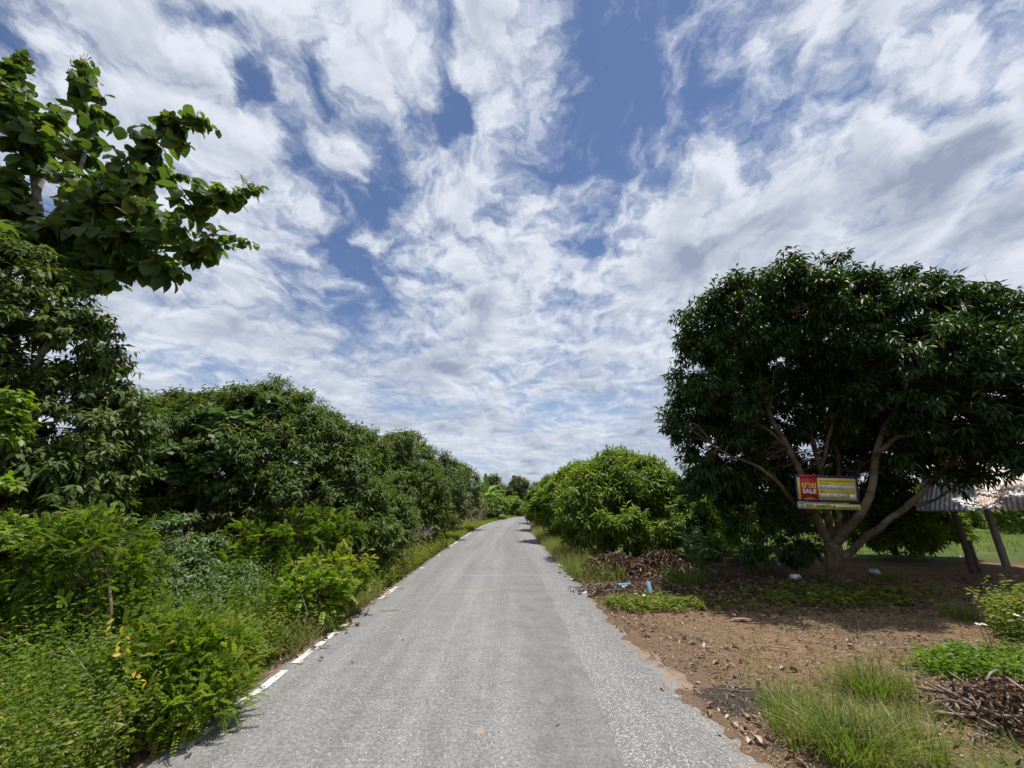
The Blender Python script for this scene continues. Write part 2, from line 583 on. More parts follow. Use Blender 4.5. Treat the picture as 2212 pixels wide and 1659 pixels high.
def cluster_leaves(mb, bp, bn, rng, nc, m, br, L, Wd, droop, tmpl, base_t=.45, tvar=.22, twig=.2, zmin=.06, top_t=.12):
    """each bough -> nc twig tips -> m leaves each"""
    nb = len(bp)
    bt = rng.normal(0, .09, nb)
    ci = np.repeat(np.arange(nb), nc)
    d = nrm(rdir(rng, nb * nc) + bn[ci] * .7 + UPV * .35)
    rr = br * rng.uniform(.35, 1.0, nb * nc)[:, None] * rng.uniform(.75, 1.25, nb)[ci][:, None]
    cp = bp[ci] + d * rr * np.array((1, 1, .8))
    cd = nrm(d + .25 * UPV + rdir(rng, len(d)) * .3)
    ok = cp[:, 2] > zmin
    cp, cd, ci = cp[ok], cd[ok], ci[ok]
    n = len(cp)
    li = np.repeat(np.arange(n), m)
    k = np.tile(np.arange(m), n)
    ref = nrm(rdir(rng, n))
    p1 = nrm(np.cross(cd, ref))
    p2 = np.cross(cd, p1)
    ang = k * 2.4 + rng.uniform(0, .6, n * m)
    per = np.cos(ang)[:, None] * p1[li] + np.sin(ang)[:, None] * p2[li]
    fr = (k + .5) / m
    dirs = cd[li] * (.15 + .75 * fr ** 2)[:, None] + per * (1.05 - .5 * fr)[:, None] - UPV * (droop * rng.uniform(.5, 1.4, n * m))[:, None]
    pos = cp[li] - cd[li] * (twig * (1 - fr) * rng.uniform(.7, 1.2, n * m))[:, None]
    up = nrm(UPV * 1.0 + cd[li] * .6 + rdir(rng, n * m) * .35)
    LL = L * rng.uniform(.65, 1.2, n * m)
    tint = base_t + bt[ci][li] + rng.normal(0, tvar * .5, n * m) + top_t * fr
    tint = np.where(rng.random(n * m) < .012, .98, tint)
    add_leaves(mb, pos, nrm(dirs), up, LL, Wd * LL / L, tint, tmpl)
    return cp, cd


def add_twigs(mb, org, tips, rng, r0=.012, n=4, k=4, sag=.06):
    for o, t in zip(org, tips):
        mid = (o + t) / 2 + rng.normal(0, .06, 3) * np.linalg.norm(t - o) + np.array((0, 0, sag))
        tube(mb, curve([o, mid, t], n + 1), np.linspace(r0, r0 * .35, n + 1), k, cap=False)


def tree(name, label, cat, base, lobes, rng, leaf, bark, nb=120, nc=14, m=9, br=.5, L=.16, Wd=.045, droop=.45, tmpl=LANCE,
         group=None, trunk_r=.12, fork=.8, shell=.72, limbs=None, base_t=.45, tvar=.24, zmin=-.75, twig=.2, kids=None, tw_r=.014):
    """tree or shrub thing: trunk, branches and a crown of single leaves"""
    base = np.asarray(base, float)
    t = thing(name, label, cat, base, group)
    L0 = [(np.asarray(c, float) - base, r) for c, r in lobes]
    bp, bn, li = boughs_on(L0, nb, rng, shell, zmin)
    C = np.array([l[0] for l in L0])
    fk = np.array((C[:, 0].mean() * .12, C[:, 1].mean() * .12, fork))
    if limbs is None:
        mb = MB()
        tube(mb, curve([(0, 0, -.15), (.02, 0, fork * .4), fk], 8), np.linspace(trunk_r * 1.25, trunk_r * .85, 8), 9)
        mb.build('trunk', bark, t, True)
        for c in C:
            mb = MB()
            e = c + np.array((0, 0, .15))
            mid = fk * .5 + e * .5 + rng.normal(0, .12, 3) - np.array((0, 0, .1))
            tube(mb, curve([fk - (0, 0, .1), mid, e], 9), np.linspace(trunk_r * .62, trunk_r * .2, 9), 6)
            mb.build('branch', bark, t, True)
    mb = MB()
    near = C[li] * .55 + bp * .45 + rng.normal(0, .1, bp.shape)
    add_twigs(mb, C[li], bp, rng, tw_r)
    mb.build('twigs', bark, t, kind='stuff')
    mb = MB()
    cluster_leaves(mb, bp, bn, rng, nc, m, br, L, Wd, droop, tmpl, base_t, tvar, twig, .04 - base[2])
    cr = mb.build('crown', leaf, t, kind='stuff')
    return t, bp, bn


# ------------------------------------------------------------------ the lie of the land
def left_edge(y):
    return np.interp(y, (-10, 18, 22, 26, 30, 34, 38, 42, 46, 50, 56, 64, 74, 90), (-2.27, -2.25, -2.15, -1.95, -1.62, -1.1, -.2, .9, 2.2, 4.0, 7.6, 13.5, 22, 38))


def road_w(y):
    return np.interp(y, (-10, 2, 6, 12, 20, 30, 90), (3.92, 3.92, 3.72, 3.6, 3.4, 3.3, 3.3))


def wob(x, y):
    return (np.sin(x * 1.7 + 1.3 * np.sin(y * .9)) * np.sin(y * 1.3 + .7) * .5 + np.sin(x * 4.1 + y * 2.3) * .25 + np.sin(x * 8.3 - y * 7.1 + 1.7) * .14
            + np.sin(x * .45 + .4) * np.sin(y * .37 + 1.1) * .8)


def gz(x, y):
    x, y = np.asarray(x, float), np.asarray(y, float)
    le = left_edge(y)
    re = le + road_w(y)
    dl, dr = le - x, x - re
    off = np.maximum(np.maximum(dl, dr), 0)
    on = np.clip(1 - off / .10, 0, 1)
    amp = np.clip(off / 1.5, 0, 1)
    h = .022 * wob(x, y) * (.25 + amp) + .05 * np.clip(off / 4, 0, 1)
    hp = .028 * np.exp(-((x - 1.95) ** 2 / .2 + (y - 3.85) ** 2 / .12))
    z = np.where(on > 0, -.045 * on + (1 - on) * h, h) - hp
    rough = np.sin(x * 19 + 3 * np.sin(y * 6.3)) * np.sin(y * 15 + 2 * np.sin(x * 8.1)) + .6 * np.sin(x * 7.3 + y * 9.1) + .5 * np.sin(y * 3.7 + 1)
    creep = .026 + .016 * rough + .16 * dr
    return np.where((dr < 0.02) & (dr > -.4) & (y < 9.5) & (y > 0), np.maximum(z, creep), z)


# ground: one sheet out to the horizon
def axis(near0, near1, step, far, ratio=1.22):
    a = list(np.arange(near0, near1 + 1e-6, step))
    s = step
    while a[-1] < far:
        s *= ratio
        a.append(a[-1] + s)
    s = step
    while a[0] > -far:
        s *= ratio
        a.insert(0, a[0] - s)
    return np.array(a)


gx, gy = axis(-4.5, 8, .08, 1500), axis(1.8, 10, .09, 1500)
GX, GY = np.meshgrid(gx, gy)
GZ = gz(GX, GY)
V = np.stack((GX, GY, GZ), -1).reshape(-1, 3)
ny, nx = GX.shape
i = (np.arange(ny - 1)[:, None] * nx + np.arange(nx - 1)[None]).ravel()
mb = MB()
mb.quads(V, np.stack((i, i + 1, i + nx + 1, i + nx), -1))

m, t, out = material('ground_soil')
geo = t.n('ShaderNodeNewGeometry').outputs['Position']
X, Y, Z = t.sep(geo)
n1 = t.noise(geo, .8, 5, .6)
n2 = t.noise(geo, 6, 6, .65)
n3 = t.noise(geo, 45, 4, .6)
soil = t.mix(t.ss(n2, .3, .72), (.19, .118, .062), (.35, .232, .13))
soil = t.mix(t.ss(n1, .5, .66), soil, (.20, .135, .082))
soil = t.mix(t.ss(t.noise(geo, 2.6, 5, .7), .56, .66, 0, .6), soil, (.12, .078, .048))
gv = t.voro(geo, 42)
gr = t.voro(geo, 42, 'Color')
soil = t.mix(t.m('MULTIPLY', t.ss(gv, .38, .22), t.ss(t.sep(gr)[0], .72, .8)), soil, (.52, .43, .33))
soil = t.mix(t.m('MULTIPLY', t.ss(gv, .5, .3), t.ss(t.sep(gr)[1], .78, .86)), soil, (.13, .085, .055))
g2 = t.voro(geo, 120)
g2c = t.sep(t.voro(geo, 120, 'Color'))
soil = t.mix(t.m('MULTIPLY', t.ss(g2, .5, .25), t.ss(g2c[0], .55, .7)), soil, t.mix(g2c[1], (.11, .065, .036), (.47, .34, .21)))
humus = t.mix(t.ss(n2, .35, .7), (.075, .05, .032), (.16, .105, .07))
grs = t.mix(t.ss(n3, .3, .7), (.06, .10, .024), (.13, .18, .04))
grs = t.mix(t.ss(n1, .52, .75), grs, (.22, .18, .09))
wv = t.m('MULTIPLY', t.m('SUBTRACT', n1, .5), 2.4)
wv2 = t.m('MULTIPLY', t.m('SUBTRACT', n2, .5), .9)
wj = t.m('ADD', wv, wv2)
# worn bare pull-in between the road and the shed
yy = t.m('ADD', Y, wj)
bare = t.m('MULTIPLY', t.ss(t.m('ADD', X, wj), .8, 1.5), t.m('MULTIPLY', t.ss(yy, 2.3, 3.2), t.ss(yy, 7.4, 6.2)))
lane = t.m('MULTIPLY', t.ss(t.m('ADD', X, wj), 5.8, 7.0), t.m('MULTIPLY', t.ss(yy, 3.8, 4.6), t.ss(yy, 11.5, 10.2)))
bare = t.m('MAXIMUM', bare, lane)
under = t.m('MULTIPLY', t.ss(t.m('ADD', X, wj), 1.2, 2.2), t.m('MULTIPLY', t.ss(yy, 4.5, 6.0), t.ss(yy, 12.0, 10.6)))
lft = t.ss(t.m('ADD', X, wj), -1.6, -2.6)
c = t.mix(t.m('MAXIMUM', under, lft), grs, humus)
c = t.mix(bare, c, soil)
roadside = t.m('MULTIPLY', t.ss(X, -3.1, -2.5), t.ss(X, 2.6, 1.7))
c = t.mix(t.m('MULTIPLY', t.m('MULTIPLY', roadside, t.ss(Y, 20, 15)), t.ss(n2, .4, .6)), c, (.22, .15, .10))
hole = t.m('ADD', t.m('MULTIPLY', t.m('POWER', t.m('SUBTRACT', X, 1.95), 2.0), 1.7), t.m('MULTIPLY', t.m('POWER', t.m('SUBTRACT', Y, 3.85), 2.0), 3.6))
c = t.mix(t.ss(t.m('ADD', hole, t.m('MULTIPLY', wv2, .12)), .34, .24), c, (.085, .068, .055))
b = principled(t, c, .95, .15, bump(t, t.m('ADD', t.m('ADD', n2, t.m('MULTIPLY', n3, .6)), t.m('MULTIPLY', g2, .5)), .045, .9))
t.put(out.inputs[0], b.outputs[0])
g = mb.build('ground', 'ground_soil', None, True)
tag(g, 'bare brown soil and grass beside the lane', 'ground', kind='structure')

# ---- the lane
m, t, out = material('worn_asphalt')
uv = t.n('ShaderNodeUVMap')
uvv = t.v('MULTIPLY', uv.outputs[0], (1, 1, 0))
U, Vv, _ = t.sep(uvv)
a1 = t.noise(uvv, 1.1, 4, .6)
a2 = t.noise(uvv, 5, 5, .6)
vst = t.v('MULTIPLY', uvv, (1, .07, 1))
trk = t.noise(vst, 2.2, 4, .55)
fine = t.noise(uvv, 70, 3, .6)
grain = t.noise(uvv, 34, 4, .7)
vd = t.voro(uvv, 92)
vc = t.sep(t.voro(uvv, 92, 'Color'))
vd2 = t.voro(uvv, 60)
vc2 = t.sep(t.voro(uvv, 60, 'Color'))
base = t.mix(t.ss(t.m('ADD', t.m('MULTIPLY', trk, .6), t.m('MULTIPLY', a2, .4)), .36, .64), (.138, .136, .133), (.195, .192, .188))
trk2 = t.noise(t.v('MULTIPLY', uvv, (1, .035, 1)), 5.5, 5, .6)
base = t.mix(t.ss(trk2, .42, .62, 0, .55), base, t.v('SCALE', base, scale=1.2))
base = t.mix(t.ss(t.noise(uvv, .55, 5, .65), .5, .68, 0, .5), base, t.v('SCALE', base, scale=.74))
base = t.mix(t.ss(a1, .58, .75), base, (.18, .172, .162))
base = t.mix(t.ss(grain, .36, .64), t.v('SCALE', base, scale=.72), t.v('SCALE', base, scale=1.28))
base = t.mix(t.ss(fine, .55, .75), base, (.11, .11, .115))
wvb = t.m('MULTIPLY', t.m('SUBTRACT', t.noise(uvv, 2.6, 5, .65), .5), .16)
drift = t.m('MULTIPLY', t.ss(Vv, 4, 24), -.55)
ub = t.m('ADD', t.m('SUBTRACT', U, drift), wvb)
smooth = t.m('MULTIPLY', t.ss(ub, 2.15, 2.5), t.ss(ub, 2.99, 2.95))
coarse = t.m('MULTIPLY', t.ss(ub, 2.95, 2.99), t.ss(ub, 3.8, 3.25))
left_smooth = t.m('MULTIPLY', t.m('MULTIPLY', t.ss(ub, .35, .8), t.ss(ub, 1.5, 1.1)), .35)
speck = t.m('MULTIPLY', t.ss(vd, .46, .24), t.ss(vc[0], .45, .62))
speck = t.m('MULTIPLY', speck, t.m('SUBTRACT', 1.0, t.m('MAXIMUM', smooth, left_smooth)))
base = t.mix(t.m('MULTIPLY', speck, .6), base, (.40, .40, .40))
base = t.mix(t.m('MULTIPLY', t.m('MULTIPLY', t.ss(vd2, .36, .24), t.ss(vc2[1], .90, .94)), .8), base, (.60, .59, .57))
smc = t.mix(t.ss(a2, .35, .65), (.115, .114, .114), (.15, .148, .146))
smc = t.mix(t.ss(grain, .38, .62), t.v('SCALE', smc, scale=.86), t.v('SCALE', smc, scale=1.16))
base = t.mix(t.m('MULTIPLY', smooth, t.ss(t.noise(uvv, 2.2, 4, .65), .3, .6, .25, .75)), base, smc)
sp2 = t.m('MULTIPLY', t.m('MULTIPLY', t.ss(vd2, .48, .28), t.ss(vc2[0], .40, .52)), coarse)
base = t.mix(t.m('MULTIPLY', sp2, .8), base, (.55, .545, .54))
base = t.mix(t.m('MULTIPLY', t.m('MULTIPLY', t.ss(vd, .35, .6), coarse), .5), base, (.10, .10, .105))
# dust along the broken edges
dn = t.noise(uvv, 9, 7, .72)
edge = t.m('SUBTRACT', U, t.m('SUBTRACT', t.ss(Vv, 6, 2, 3.55, 3.78), t.m('MULTIPLY', t.m('SUBTRACT', a1, .5), .5)))
dust = t.m('MULTIPLY', t.ss(t.m('ADD', edge, t.m('MULTIPLY', t.m('SUBTRACT', dn, .5), 1.1)), -.02, .16), .85)
dust = t.m('MAXIMUM', dust, t.m('MULTIPLY', t.ss(t.m('ADD', U, t.m('MULTIPLY', t.m('SUBTRACT', dn, .5), .35)), .02, -.06), .8))
base = t.mix(dust, base, t.mix(t.ss(dn, .3, .7), (.13, .095, .07), (.27, .185, .115)))
# transverse joints and the repaired crack
vj = t.m('ADD', Vv, t.m('MULTIPLY', t.m('SUBTRACT', t.noise(uvv, 1.5, 4, .6), .5), .35))
j1 = t.m('MULTIPLY', t.ss(t.m('ABSOLUTE', t.m('SUBTRACT', vj, 7.75)), .045, .012), t.ss(U, 1.7, 1.9))
base = t.mix(t.m('MULTIPLY', j1, .6), base, (.10, .10, .10))
j2 = t.m('MULTIPLY', t.ss(t.m('ABSOLUTE', t.m('SUBTRACT', vj, 9.3)), .06, .02), t.m('MULTIPLY', t.ss(U, .8, 1.0), t.ss(U, 3.0, 2.8)))
base = t.mix(t.m('MULTIPLY', j2, .22), base, (.42, .42, .41))
pt = t.m('ADD', t.m('POWER', t.m('DIVIDE', t.m('SUBTRACT', U, t.m('ADD', 1.55, t.m('MULTIPLY', t.m('SUBTRACT', vj, 7.75), 1.2))), .42), 2.0),
         t.m('POWER', t.m('DIVIDE', t.m('SUBTRACT', vj, 7.8), .12), 2.0))
base = t.mix(t.m('MULTIPLY', t.m('MULTIPLY', t.ss(t.m('ADD', pt, t.m('MULTIPLY', t.m('SUBTRACT', a2, .5), 5.0)), 1.2, .5), t.ss(fine, .45, .6)), .55), base, (.36, .31, .2))
base = t.mix(t.m('MULTIPLY', t.ss(t.m('ADD', t.m('POWER', t.m('DIVIDE', t.m('SUBTRACT', U, 2.03), .05), 2.0), t.m('POWER', t.m('DIVIDE', t.m('SUBTRACT', Vv, 3.33), .05), 2.0)), t.m('MULTIPLY', fine, 1.6), .1), .55), base, (.38, .25, .15))
hgt = t.m('ADD', t.m('MULTIPLY', t.ss(vd, .5, .1), t.m('SUBTRACT', 1.0, t.m('MULTIPLY', smooth, .8))), t.m('MULTIPLY', fine, .5))
b = principled(t, base, .8, .35, bump(t, hgt, .006, .55))
t.put(out.inputs[0], b.outputs[0])

ys = np.concatenate((np.arange(-6, 20, .12), np.arange(20, 90, .5)))
cols = np.concatenate(([0, .008], np.linspace(.05, .95, 11), [.992, 1]))
rr = np.random.default_rng(11)
le = left_edge(ys)
wd = road_w(ys)
eL = .03 * np.sin(ys * 3.1) + .02 * np.sin(ys * 9.3 + 1) - .10
eR = .07 * np.sin(ys * 1.7 + .6) + .05 * np.sin(ys * 4.9) + .035 * np.sin(ys * 13 + 2) + rr.normal(0, .022, len(ys))
x0, x1 = le + eL, le + wd + eR
RX = x0[:, None] + (x1 - x0)[:, None] * cols[None]
RY = np.repeat(ys[:, None], 15, 1)
RZ = .012 + .02 * (1 - (2 * cols - 1) ** 2)[None] + .004 * wob(RX * .6, RY * .6)
RZ[:, 0] = RZ[:, -1] = -.035
V = np.stack((RX, RY, RZ), -1).reshape(-1, 3)
n_, k_ = RX.shape
i = (np.arange(n_ - 1)[:, None] * k_ + np.arange(k_ - 1)[None]).ravel()
mb = MB()
mb.quads(V, np.stack((i, i + 1, i + k_ + 1, i + k_), -1))
road = mb.build('road', 'worn_asphalt', None, True)
tag(road, 'narrow worn grey asphalt lane curving away to the bend', 'road', kind='structure')
uvl = road.data.uv_layers.new(name='UVMap')
co = np.stack(((RX - le[:, None]), RY), -1).reshape(-1, 2)
vi = np.zeros(len(road.data.loops), np.int32)
road.data.loops.foreach_get('vertex_index', vi)
uvl.data.foreach_set('uv', co[vi].astype(np.float32).ravel())


def road_z(x, y):
    le_, w_ = left_edge(y), road_w(y)
    u = np.clip((x - le_ + .1) / (w_ + .1), .006, .994)
    return .012 + .02 * (1 - (2 * u - 1) ** 2) + .004 * wob(x * .6, y * .6)


# painted edge lines, broken and worn
m, t, out = material('worn_white_paint')
geo = t.n('ShaderNodeNewGeometry').outputs['Position']
a = t.noise(geo, 9, 6, .7)
b2 = t.noise(geo, 55, 4, .7)
f = t.ss(t.m('ADD', t.m('MULTIPLY', a, .55), t.m('MULTIPLY', b2, .45)), .49, .58)
b = principled(t, t.mix(f, t.mix(t.ss(b2, .3, .7), (.50, .50, .48), (.68, .68, .66)), (.20, .20, .20)), .75, .3)
t.put(out.inputs[0], b.outputs[0])


def line_piece(y0, y1, side, off, wid=.09):
    n = max(3, int((y1 - y0) / .12))
    yq = np.linspace(y0, y1, n)
    base_x = left_edge(yq) + (off if side < 0 else road_w(yq) + off)
    jit = np.random.default_rng(int(y0 * 100)).normal(0, .006, (2, n))
    A = np.stack((base_x - wid / 2 + jit[0], yq, road_z(base_x - wid / 2, yq) + .006), -1)
    B = np.stack((base_x + wid / 2 + jit[1], yq, road_z(base_x + wid / 2, yq) + .006), -1)
    mb = MB()
    V = np.concatenate((A, B))
    i = np.arange(n - 1)
    mb.quads(V, np.stack((i, i + n, i + n + 1, i + 1), -1))
    mb.build('edge_line', 'worn_white_paint', road)


for y0, y1 in ((1.2, 2.95), (3.15, 3.4), (3.68, 4.38), (4.55, 5.5), (5.7, 5.85), (7.2, 7.45), (7.55, 8.15), (10.2, 10.4), (12.4, 12.7), (14.6, 15.4), (15.7, 18.6), (18.9, 24), (24.3, 30), (30.3, 38)):
    line_piece(y0, y1, -1, .06, .08 if y0 < 10 else .06)
for y0, y1 in ((7.6, 8.0), (8.7, 9.0), (10.5, 11.2), (14.4, 14.8)):
    line_piece(y0, y1, 1, -.13, .1)

# ------------------------------------------------------------------ great mango tree with the sale sign
rng = np.random.default_rng(5)


def lobe(px, py, Y, rpx, sy=1.0, sz=1.0):
    c = at(px, py, Y)
    zc = c[1] * math.cos(PITCH) + (c[2] - CAM_H) * math.sin(PITCH)
    r = rpx / FPX * zc
    return (c, (r, r * sy, r * sz))


MB0 = gnd(1808, 1266)
mango_lobes = [lobe(a[0], a[1] + max(0, (800 - a[1]) * .18), *a[2:]) for a in (
    (1590, 690, 8.3, 110), (1690, 650, 8.0, 110), (1760, 620, 8.7, 90), (1850, 670, 7.9, 110), (1960, 680, 8.3, 115), (2080, 700, 8.2, 120), (2160, 760, 7.6, 120),
    (1540, 800, 8.5, 85), (1520, 900, 8.6, 75), (1535, 980, 8.8, 75), (1590, 990, 9.6, 80), (1640, 860, 10.3, 130), (1760, 800, 10.6, 150), (1900, 830, 8.0, 125), (1870, 940, 10.6, 130),
    (1990, 800, 7.2, 115), (2090, 850, 7.0, 120), (2030, 920, 7.8, 105), (2150, 920, 7.4, 105), (2130, 965, 7.4, 80), (1700, 980, 10.8, 120), (2260, 850, 7.6, 170), (1975, 985, 8.0, 70), (1930, 730, 8.8, 140), (1700, 720, 9.8, 140), (1545, 1040, 9.0, 45), (2170, 970, 7.0, 66), (2070, 985, 7.5, 58), (1780, 1000, 11.0, 95), (1800, 700, 8.2, 110))]
mt = thing('mango_tree', 'large dark mango tree with low forked trunk carrying the yellow sale sign', 'tree', MB0)


def rel(px, py, Y):
    return at(px, py, Y) - MB0


def limb(ctrl, r0, r1, name='branch', k=9, n=16, par=mt, mat='mango_bark'):
    mb = MB()
    pts = curve(ctrl, n)
    pts[1:-1] += np.random.default_rng(len(ctrl) * 7 + int(abs(ctrl[-1][0]) * 100)).normal(0, .012, (n - 2, 3))
    tube(mb, pts, np.linspace(r0 * .72, r1 * .7, n) * (1 + .08 * np.sin(np.arange(n) * 1.9)), k)
    mb.build(name, mat, par, True)
    return pts


mbt = MB()
tp = curve([(0, 0, -.2), (0, 0, .05), rel(1806, 1225, 8.28), rel(1800, 1185, 8.25), rel(1800, 1165, 8.25)], 12)
tube(mbt, tp, np.array((.30, .25, .20, .18, .17, .165, .165, .17, .17, .16, .14, .10)) * .92, 12)
mbt.build('trunk', 'mango_bark', mt, True)
FK = rel(1800, 1180, 8.25)
limbs_pts = []
for ctrl, r0, r1 in (
    ([FK, rel(1775, 1140, 8.25), rel(1752, 1098, 8.2), rel(1738, 1040, 8.2), rel(1700, 960, 8.3), rel(1665, 900, 8.4), rel(1650, 850, 8.5), rel(1640, 800, 8.6), rel(1620, 745, 8.6), rel(1600, 690, 8.5)], .125, .035),
    ([rel(1760, 1110, 8.2), rel(1715, 1085, 8.0), rel(1690, 1050, 7.9), rel(1640, 1010, 7.9), rel(1580, 985, 8.1), rel(1540, 960, 8.3)], .075, .022),
    ([FK, rel(1790, 1120, 8.5), rel(1775, 1040, 8.7), rel(1755, 950, 8.9), rel(1740, 870, 9.0), rel(1735, 780, 9.0), rel(1740, 690, 8.9)], .105, .03),
    ([FK, rel(1812, 1120, 8.7), rel(1812, 1040, 9.0), rel(1808, 970, 9.1), rel(1780, 880, 9.0), rel(1790, 780, 8.8), rel(1810, 700, 8.6)], .10, .03),
    ([FK, rel(1825, 1150, 8.0), rel(1858, 1110, 7.75), rel(1882, 1060, 7.7), rel(1890, 1000, 7.7), rel(1905, 940, 7.8), rel(1935, 885, 7.9), rel(1965, 820, 8.0), rel(1990, 740, 8.1)], .125, .04),
    ([rel(1806, 1215, 8.26), rel(1845, 1180, 8.1), rel(1900, 1140, 7.9), rel(1960, 1090, 7.8), rel(2010, 1040, 7.7), rel(2060, 990, 7.7), rel(2120, 930, 7.7)], .105, .04),
    ([rel(1890, 985, 7.7), rel(1935, 950, 7.5), rel(1985, 930, 7.4), rel(2040, 890, 7.3), rel(2080, 850, 7.2)], .06, .02),
    ([rel(1700, 965, 8.3), rel(1665, 935, 8.1), rel(1620, 900, 8.1), rel(1580, 860, 8.2), rel(1545, 820, 8.3)], .045, .015),
    ([rel(1770, 1030, 8.7), rel(1785, 970, 8.5), rel(1800, 910, 8.3), rel(1835, 860, 8.1), rel(1870, 810, 8.0), rel(1890, 760, 8.0)], .06, .02),
    ([rel(1812, 1060, 8.9), rel(1860, 1010, 9.3), rel(1900, 960, 9.6), rel(1930, 900, 9.9)], .055, .02),
    ([rel(1752, 950, 8.9), rel(1700, 880, 9.4), rel(1670, 830, 9.8), rel(1640, 780, 10)], .045, .015),
    ([rel(1960, 1090, 7.8), rel(2010, 1085, 8.3), rel(2080, 1040, 8.8), rel(2130, 1000, 9)], .05, .015),
    ([rel(1740, 1030, 8.2), rel(1690, 960, 8.9), rel(1660, 920, 9.4), rel(1600, 880, 9.6)], .045, .015),
    ([rel(1660, 890, 8.4), rel(1672, 820, 8.2), rel(1680, 760, 8.0), rel(1690, 690, 7.9)], .035, .012),
    ([rel(1735, 800, 9.0), rel(1775, 740, 8.7), rel(1770, 660, 8.6)], .03, .01),
):
    limbs_pts.append(limb(ctrl, r0, r1))
LP = np.concatenate([p[2:] for p in limbs_pts])
ml = [(c - MB0, r) for c, r in mango_lobes]
bp, bn, li = boughs_on(ml, 1050, rng, .45, -.95)
# twigs grow from the closest limb
dd = np.linalg.norm(bp[:, None, :] - LP[None], axis=2)
org = LP[dd.argmin(1)]
mb = MB()
add_twigs(mb, org, bp, rng, .017, 5, 5)
# bare wandering shoots above the crown
for px, py in ((1555, 615), (1840, 560), (1990, 600), (2130, 600), (2160, 615), (1620, 600), (1900, 590)):
    e = rel(px, py, 8.2)
    o = e + np.array((rng.uniform(-.3, .3), .1, -1.0))
    tube(mb, curve([o, (o + e) / 2 + rng.normal(0, .1, 3), e, e + (rng.uniform(-.15, .15), 0, .12)], 9), np.linspace(.006, .003, 9), 4, cap=False)
mb.build('twigs', 'mango_bark', mt, kind='stuff')
mb = MB()
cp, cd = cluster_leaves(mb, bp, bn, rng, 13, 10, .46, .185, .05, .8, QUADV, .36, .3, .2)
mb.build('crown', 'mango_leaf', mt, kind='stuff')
# withered brown sprays caught in the crown
for px, py in ((2095, 790), (2140, 780)):
    mb = MB()
    c0 = rel(px, py, 6.6)
    p = c0 + rng.normal(0, .06, (18, 3))
    add_leaves(mb, p, nrm(rdir(rng, 18) - UPV * 1.2), rdir(rng, 18), .14, .045, rng.uniform(.15, .5, 18), LANCE8)
    mb.build('withered_leaves', 'dry_leaf', mt, kind='stuff')

# ---- sale sign nailed to the limbs
TL, TR = at(1717, 1024.5, 7.62), at(1852, 1028.5, 7.62)
BL = min((at(1723.5, 1098, y) for y in np.linspace(7.4, 7.95, 221)), key=lambda b: abs(np.dot(b - TL, TR - TL)))
ex, ey = TR - TL, BL - TL
SW, SH = np.linalg.norm(ex), np.linalg.norm(ey)
ex, ey = nrm(ex), nrm(ey)
ez = nrm(np.cross(ey, ex))
if ez[1] > 0:
    ez = -ez
sg = thing('sale_sign', 'yellow and purple sale sign with red ribbon nailed to the mango limbs', 'sign', TL + ey * SH)
SM = Matrix(((ex[0], -ey[0], ez[0], TL[0]), (ex[1], -ey[1], ez[1], TL[1]), (ex[2], -ey[2], ez[2], TL[2]), (0, 0, 0, 1)))
SMl = Matrix.Translation(-sg.location) @ SM


def sheet(name, poly, z, mat, th=.002):
    """flat printed panel, coordinates as fractions of the board, y down"""
    P0 = np.array([(x * SW, -y * SH) for x, y in poly])
    n = len(P0)
    V = np.concatenate((np.column_stack((P0, np.full(n, z))), np.column_stack((P0, np.full(n, z + th)))))
    F = []
    for q in range(1, n - 1):
        F += [(0, q + 1, q), (n, n + q, n + q + 1)]
    for q in range(n):
        r = (q + 1) % n
        F += [(q, r, n + r), (q, n + r, n + q)]
    mb = MB()
    mb.add(V, F)
    o = mb.build(name, mat, sg)
    o.matrix_local = SMl
    return o


def rect(x0, y0, x1, y1):
    return [(x0, y0), (x1, y0), (x1, y1), (x0, y1)]


def text(s, x, y, h, mat, wmax=None, z=.009, bold=.0, parent=sg, mtx=None):
    cu = bpy.data.curves.new('lettering', 'FONT')
    cu.body = s
    cu.size = h * SH * 1.38
    cu.offset = bold
    cu.extrude = .0006
    cu.resolution_u = 3
    o = bpy.data.objects.new('lettering', cu)
    COL.objects.link(o)
    bpy.context.view_layer.update()
    me = bpy.data.meshes.new_from_object(o.evaluated_get(bpy.context.evaluated_depsgraph_get()))
    bpy.data.objects.remove(o)
    bpy.data.curves.remove(cu)
    if len(me.vertices):
        co = np.zeros(len(me.vertices) * 3, np.float32)
        me.vertices.foreach_get('co', co)
        co = co.reshape(-1, 3)
        if wmax:
            wx = co[:, 0].max() - co[:, 0].min()
            co[:, 0] = (co[:, 0] - co[:, 0].min()) * (wmax * SW / max(wx, 1e-6))
        co += (x * SW, -y * SH, z)
        me.vertices.foreach_set('co', co.ravel())
        me.update()
    me.materials.clear()
    me.materials.append(MATS[mat])
    o = bpy.data.objects.new('lettering', me)
    COL.objects.link(o)
    o.parent = sg
    o.matrix_local = SMl
    return o


